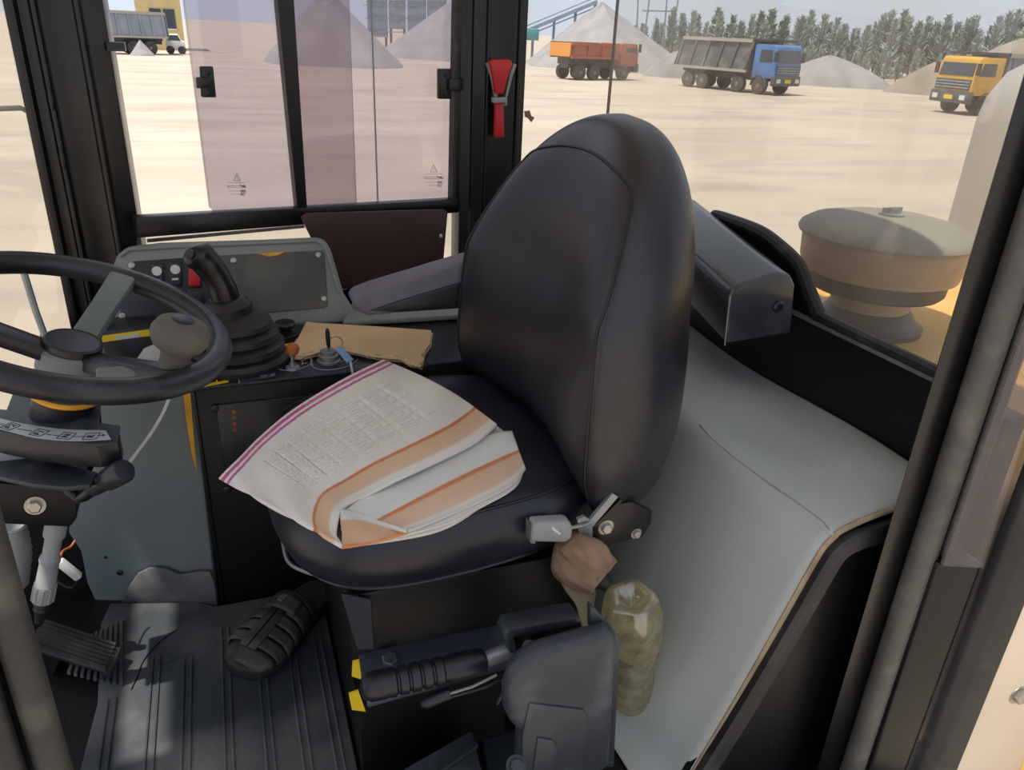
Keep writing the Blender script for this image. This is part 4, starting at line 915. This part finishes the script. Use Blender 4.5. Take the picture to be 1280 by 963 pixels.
# plastic bottle, brown pouch and rag behind the seat pedestal
b0 = P(789, 757, y=.765); b1 = P(789, 890, y=.81); ax = (b0-b1).normalized(); BL = (b0-b1).length
o = thing('plastic_bottle', 'dirty clear plastic bottle standing upside down beside the seat', 'bottle', b1)
def petal(t, i): return 1+(.07*math.cos(5*t)*min(1, (i-26)/8) if i > 26 else .012*math.sin(6*t+i*.4))
ob('bottle_body', M().lathe(b1, ax, sprof([(.014, -.01), (.014, .01), (.026, .03), (.034, .05), (.036, .07), (.037, BL*.6), (.043, BL*.66), (.0465, BL*.8), (.043, BL*.95), (.033, BL*1.06), (.016, BL*1.05), (0, BL*.98)]), 60, petal), 'bottle_plastic', o, ang=60)
u, v, n = basis(ax)
for i in range(5):
    t = 2*math.pi*(i+.2)/5; q = u*math.cos(t)+v*math.sin(t)
    ob('base_groove', M().tube([b1+ax*(BL*.985)+q*.006, b1+ax*(BL*1.015)+q*.022, b1+ax*(BL*.97)+q*.036], [.002, .003, .002], 6), 'bottle_plastic', o)
c0 = P(737, 711, y=.80)
o = thing('brown_pouch', 'crumpled brown cloth wrapped round a black plug under the seat hinge', 'cloth', c0)
def crump(t, i): return 1+.14*math.sin(3*t+i*.2)+.07*math.sin(7*t+.3*i)+.04*math.sin(13*t-.2*i)
ob('cloth', M().lathe(c0+V(-.028, .02, .028), (P(752, 722, y=.78)-P(715, 690, y=.82)), sprof([(.004, -.02), (.02, -.012), (.034, .0), (.038, .02), (.036, .04), (.03, .056), (.026, .066), (.022, .06), (.0, .04)]), 48, crump), 'cloth_brown', o, ang=80)
ob('plug', M().lathe(P(738, 714, y=.79), (P(752, 722, y=.78)-P(715, 690, y=.82)), [(.014, -.01), (.0155, .01), (.0155, .022), (.011, .026), (.009, .034), (0, .034)], 18), 'ink', o)
o = thing('olive_rag', 'olive cloth rag hanging between pedestal and bottle', 'rag', P(730, 790, y=.83))
random.seed(11)
for i in range(6):
    q = [P(704+i*5+random.uniform(-2, 2), 716+i*3, y=.83-.004*i), P(714+i*5, 742, y=.835), P(728+i*2.4, 764, y=.83), P(734+i*2.2, 795, y=.825)]
    ob('fold', M().tube(spline(q, 5), [.006+.0022*math.sin(j*.7+i) for j in range(16)], 8), 'cloth_olive', o)

# ------------------------------------------------------------------ grey vinyl mat over the rear shelf
MX = [(.938, .470), (.90, .474), (.84, .478), (.77, .474), (.725, .466), (.70, .448), (.685, .415), (.655, .33), (.61, .21), (.565, .10), (.535, .03), (.50, .006)]
def mprof(t):
    n = len(MX)-1; x = min(t*n, n-1e-6); i = int(x); f = x-i
    g = [MX[max(i-1, 0)], MX[i], MX[i+1], MX[min(i+2, n)]]
    return tuple(.5*((2*g[1][k])+(g[2][k]-g[0][k])*f+(2*g[0][k]-5*g[1][k]+4*g[2][k]-g[3][k])*f*f+(3*g[1][k]-g[0][k]-3*g[2][k]+g[3][k])*f**3) for k in (0, 1))
def near_edge(t): return .640
def matp(u, v, lift=0):
    x, z = mprof(v); y = near_edge(v)+(1.42-near_edge(v))*u
    z += .009*math.sin(7*u+9*v)*math.sin(5*v+1)+.004*math.sin(15*u)*math.sin(11*v)
    x += .006*math.sin(9*u+2)*min(1, v*2)*(1 if v > .4 else 0)
    return V(x, y, z+lift)
o = thing('vinyl_cover', 'light grey vinyl mat draped over the shelf behind the seat', 'mat', (.72, 1.0, 0))
ob('vinyl_sheet', M().grid(matp, 40, 60), 'vinyl_mat', o, solid=.006, ang=180)
ob('cut_edge', M().tube([matp(0, .03+i*.94/60, .001) for i in range(61)], .0042, 8), 'vinyl_cut', o)
cr = [PP(a, b, V(.71, 0, .455), V(-.5, 0, .87).normalized()) for a, b in ((878, 528), (890, 548), (912, 575), (935, 600), (972, 628), (1000, 655), (1015, 667))]
ob('seam', M().tube(spline([matp(max(0, (q.y-.655)/.765), .405+.02*math.sin(i), .0035) for i, q in enumerate(cr)], 3), .0009, 6), 'vinyl_cut', o)
# shelf and black side panel under it
struct('wall_left', M().prism([V(x, .645, z-.012) for x, z in [mprof(i/24) for i in range(25)]]+[V(.47, .645, -.06), V(.94, .645, -.06)], (0, .012, 0)), 'black_panel', 'black side panel below the draped vinyl')
bxp = [V(x, .66, z-.02) for x, z in [mprof(i/24) for i in range(24)]]+[V(.53, .66, .0), V(.938, .66, .0)]
tag(ob('rear_shelf', M().prism(bxp, (0, .74, 0)), 'black_panel', origin=(.72, 1.0, 0)), 'boxed shelf under the grey vinyl mat', 'shelf')
def edge(t, dz, dx=0):
    x, z = mprof(t); return V(x+dx, .640, z+dz)
et = [.02+i*.96/40 for i in range(41)]
def enorm(t):
    a = mprof(max(t-.01, 0)); b = mprof(min(t+.01, 1)); d = V(b[0]-a[0], 0, b[1]-a[1]).normalized(); return V(-d.z, 0, d.x) if d.x < 0 and False else V(d.z, 0, -d.x)
rub = M(); rings = []
for t in et:
    x, z = mprof(t); c = V(x, .632, z); n = enorm(t)
    if n.z > 0: n = -n
    if n.x < 0 and t > .5: n = -n
    rings.append([c+V(0, -.008, 0)+n*.0005, c+V(0, -.012, 0)+n*.006, c+V(0, -.012, 0)+n*.026, c+V(0, -.006, 0)+n*.032, c+V(0, .006, 0)+n*.03, c+V(0, .006, 0)+n*.004])
et_o = tag(ob('edge_trim', rub.loft(rings), 'rubber', origin=(.7, .64, .2)), 'black rubber edging along the cut side of the grey vinyl mat', 'edge trim')
# rear corner box
q = lambda a, b: P(a, b, y=1.02)
nb = [(908, 431), (909, 374), (914, 363), (926, 356), (975, 340), (990, 345), (995, 357), (990, 418)]
o = thing('rear_box', 'black box with grey-lit rounded top behind the seat', 'box', (.85, 1.2, .47))
ob('box_shell', M().prism([V(max(q(a, b).x, 0), 1.02, q(a, b).z) for a, b in nb], (.055, .40, .045)), 'box_grey', o, bevel=.014, seg=4)
screw('box_screw', P(972, 383, y=1.02), V(0, -1, 0), .0105, o, 'black_plastic', .006)
ob('box_edge', M().tube([P(913, 370, y=1.019), P(909, 400, y=1.019), P(906, 432, y=1.019)], .0016, 6), 'zinc', o)

# ------------------------------------------------------------------ steering wheel and column
hc = V(-.2066, 1.1286, .665); ta_, tb_ = R(17.5), R(-5)
wn = V(math.sin(ta_)*math.cos(tb_), math.sin(tb_), math.cos(ta_)*math.cos(tb_)); wu = V(math.cos(ta_), 0, -math.sin(ta_)); wv = wn.cross(wu)
RW = .1865
def WP(r, a, h=0): return hc+wu*(r*math.cos(a))+wv*(r*math.sin(a))+wn*h
o = thing('steering_wheel', 'black steering wheel with spinner knob at the left', 'steering wheel', hc-wn*.1)
ob('rim', M().tube([WP(RW, 2*math.pi*i/72) for i in range(72)], .017, 18, True), 'black_plastic', o)
ob('hub', M().lathe(hc-wn*.075, wn, [(.03, -.03), (.038, -.02), (.042, 0), (.042, .03), (.039, .034), (0, .034)], 32), 'dark_grey_plastic', o)
cp = ob('hub_cap', M().lathe(hc-wn*.042, wn, [(.037, 0), (.037, .010), (.034, .0125), (.032, .011), (0, .0115)], 32), 'black_plastic', o)
def wangle(px, py):
    p = PP(px, py, hc, wn)-hc; return math.atan2(p.dot(wv), p.dot(wu)), p.length
for px, py in ((152, 352), (-70, 385), (225, 470)):
    a, _ = wangle(px, py); d = wu*math.cos(a)+wv*math.sin(a); s_ = wn.cross(d)
    r0 = [hc+d*.03+s_*.018*i-wn*.05+wn*.012*j for i, j in ((-1, -1), (1, -1), (1, 1), (-1, 1))]
    r1 = [hc+d*.11+s_*.018*i-wn*.022+wn*.012*j for i, j in ((-1, -1), (1, -1), (1, 1), (-1, 1))]
    r2 = [hc+d*.178+s_*.02*i+wn*.002+wn*.012*j for i, j in ((-1, -1), (1, -1), (1, 1), (-1, 1))]
    ob('spoke', M().loft([r0, r1, r2]), 'dark_grey_plastic' if py < 380 and px > 0 else 'black_plastic', o, bevel=.006)
kp = PP(216, 462, hc, wn)
k_ = ob('spinner_knob', M().lathe(kp, wn, [(.021, -.012), (.02, .0), (.019, .02), (.021, .03), (.032, .038), (.037, .048), (.037, .058), (.031, .069), (.02, .074), (0, .075)], 28), 'knob_grey', o, ang=60)
ob('knob_cap', M().lathe(kp+wn*.0735, wn, [(.014, -.004), (.014, .0015), (.011, .003), (0, .0032)], 20), 'black_plastic', k_)
ob('knob_arm', M().bar(PP(120, 468, hc-wn*.03, wn), PP(208, 462, hc-wn*.012, wn), .02, .012, tuple(wn)), 'dark_grey_plastic', k_, bevel=.004)
# column head with gear quadrant
QZ = .527
col = thing('steering_column', 'black steering column head with white gear quadrant F2 F1 N R', 'steering column', P(60, 600, z=.52))
def Q(a, b, z=QZ): return P(a, b, z=z)
tp_ = [(17, 489), (60, 484), (127, 492), (124, 528), (150, 532), (147, 553), (120, 556), (80, 553), (40, 548), (0, 540), (-45, 528), (-40, 508), (8, 512)]
ob('quadrant_plate', M().prism([Q(a, b) for a, b in tp_], (0, 0, -.004)), 'dusty_black', col, bevel=.0012)
ar = [(-45, 528), (0, 540), (40, 548), (80, 553), (120, 556), (147, 552)]
fw_ = [Q(a, b) for a, b in ar]; ob('quadrant_front', M().loft([[p, p+V(0, 0, -.036), p+V(-.0, .03, -.036), p+V(0, .03, -.004)] for p in fw_]), 'black_plastic', col, bevel=.002)
up_ = [(-45, 508), (0, 523), (37, 531), (84, 537), (132, 538)]; lo_ = [(-45, 524), (0, 537), (45, 548), (92, 552), (139, 550)]
m = M(); mx = 16
m.loft([[Q(*poly(up_, i/mx), z=QZ+.001), Q(*poly(lo_, i/mx), z=QZ+.001), Q(*poly(lo_, i/mx), z=QZ+.0002), Q(*poly(up_, i/mx), z=QZ+.0002)] for i in range(mx+1)])
sc = ob('gear_scale', m, 'scale_white', col)
for txt, x, y, dx, dy in (('F2', 13, 533, 6, 2.0), ('F1', 49, 541, 6, 1.2), ('N', 83, 545, 6, .5), ('R', 114, 545.5, 6, -.2)):
    c = Q(x, y, z=QZ+.0014); r_ = (Q(x+dx, y+dy)-Q(x, y)).normalized(); u_ = V(0, 0, 1).cross(r_)
    letters('gear_letter', txt, c, u_, -r_, .0135, 'ink', sc, .0003)
    h = .0085; e_ = [c+r_*h*i*1.05+u_*h*j for i, j in ((-1, -1), (1, -1), (1, 1), (-1, 1))]
    mm = M()
    for i in range(4): mm.bar(e_[i], e_[(i+1) % 4], .0007, .0005)
    ob('gear_box_line', mm, 'ink', sc, smooth=False)
mm = M()
for a, b in (((22, 536), (40, 539)), ((58, 543), (74, 545)), ((91, 546), (105, 546)), ((122, 545), (131, 544)), ((-8, 528), (5, 531)), ((128, 543), (131, 544)), ((128, 546), (131, 544))): mm.bar(Q(*a, z=QZ+.0014), Q(*b, z=QZ+.0014), .0007, .0005)
ob('gear_line', mm, 'ink', sc, smooth=False)
ob('boot_ring', M().tube([WP(.045, 2*math.pi*i/40, -.112) for i in range(40)], .004, 8, True), 'yellow_paint', col)
ob('column_tube', M().lathe(hc-wn*.20, wn, [(.04, 0), (.04, .085), (.045, .09), (.04, .10), (.03, .11)], 28), 'black_plastic', col)
fl_ = [(-45, 580), (0, 596), (40, 605), (80, 609), (112, 606), (122, 590), (60, 575), (-45, 560)]
ob('lower_flange', M().prism([P(a, b, z=.474) for a, b in fl_], (0, 0, -.008)), 'dusty_black', col, bevel=.002)
ob('slot_block', M().prism([P(a, b, y=1.11) for a, b in ((-40, 560), (45, 570), (75, 580), (70, 600), (-40, 585))], (0, .03, 0)), 'bracket_grey', col, bevel=.002)
ob('column_bracket', M().prism([P(a, b, y=1.09) for a, b in ((-14, 600), (0, 604), (60, 610), (98, 612), (95, 650), (88, 660), (0, 656), (-14, 654))], (0, .12, 0)), 'black_panel', col, bevel=.004)
hexbolt('bracket_bolt', P(44, 632, y=1.088), V(.1, -1, .15), .0095, col)
# shift lever
o = thing('shift_lever', 'black cranked lever with barrel knob under the gear quadrant', 'lever', P(97, 622, y=1.06))
ob('lever_arm', M().tube([P(72, 588, y=1.085), P(80, 600, y=1.07), P(90, 616, y=1.055), P(97, 624, y=1.05), P(106, 620, y=1.045), P(118, 610, y=1.04)], [.006, .0095, .0085, .007, .0085, .0095], 12), 'black_steel', o)
l0, l1 = P(114, 612, y=1.045), P(154, 589, y=1.0)
ob('lever_nut', M().tube([P(62, 584, y=1.09), P(75, 591, y=1.083)], .007, 6), 'zinc', o)
ob('barrel_knob', M().lathe(l0, l1-l0, [(.010, 0), (.0125, .012), (.0125, .04), (.0155, .044), (.0165, .06), (.0165, (l1-l0).length), (.014, (l1-l0).length+.004), (0, (l1-l0).length+.005)], 22), 'black_plastic', o)
q = [P(a, b, y=y) for a, b, y in ((105, 622, 1.07), (130, 606, 1.09), (150, 592, 1.11), (168, 570, 1.14), (190, 540, 1.18), (206, 512, 1.2), (213, 490, 1.22), (214, 470, 1.24))]
tag(ob('white_cable', M().tube(spline(q, 6), .0026, 8), 'white', origin=q[0]), 'thin white cable curving up in front of the grey kick panel', 'cable')
# tilt cylinder and hose
o = thing('tilt_cylinder', 'pale grey column tilt cylinder with knurled end and black boot', 'cylinder', P(50, 775, y=1.1))
t0, t1 = P(70, 658, y=1.13), P(53, 752, y=1.13); d = t1-t0; L = d.length
ob('cylinder_body', M().lathe(t0, d, [(.014, -.01), (.0155, 0), (.0155, L*.12), (.012, L*.13), (.012, L*.38), (.0145, L*.4), (.015, L*.45), (.0135, L*.47), (.0145, L*.75), (.0155, L*.76), (.0155, L*.98), (.01, L)], 18), 'bracket_grey', o)
ob('rubber_boot', M().lathe(t1-d.normalized()*.01, d, [(.011, 0), (.012, .008), (.009, .011), (.012, .016), (.009, .02), (.0115, .025), (.008, .032), (.006, .05), (0, .05)], 16), 'rubber', o)
for i in range(10):
    a = 2*math.pi*i/10; u, v, n = basis(d); q0 = t0+d*.77+(u*math.cos(a)+v*math.sin(a))*.0155
    ob('knurl', M().tube([q0, q0+d*.2], .0016, 5), 'bracket_grey', o)
q = [P(16, 655, y=1.2), P(24, 690, y=1.21), P(20, 730, y=1.22)]
tag(ob('corrugated_hose', M().tube(spline(q, 10), [.017+.0018*(i % 2) for i in range(21)], 14), 'bracket_grey', origin=q[-1]), 'pale corrugated hose behind the tilt cylinder', 'hose')
q = [P(74, 702, y=1.2), P(88, 712, y=1.2), P(99, 722, y=1.2)]
o = thing('wire_connector', 'white wire connector hanging behind the column', 'connector', q[0])
ob('plug', M().bar(q[0], q[2], .014, .012), 'white', o, bevel=.002)
ob('wire', M().tube(spline([q[0], P(78, 690, y=1.22), P(88, 684, y=1.24), P(94, 676, y=1.25)], 4), .002, 6), 'orange_ball', o)
ob('wire', M().tube(spline([q[2], P(90, 735, y=1.22), P(74, 728, y=1.24), P(70, 712, y=1.25)], 4), .002, 6), 'ink', o)
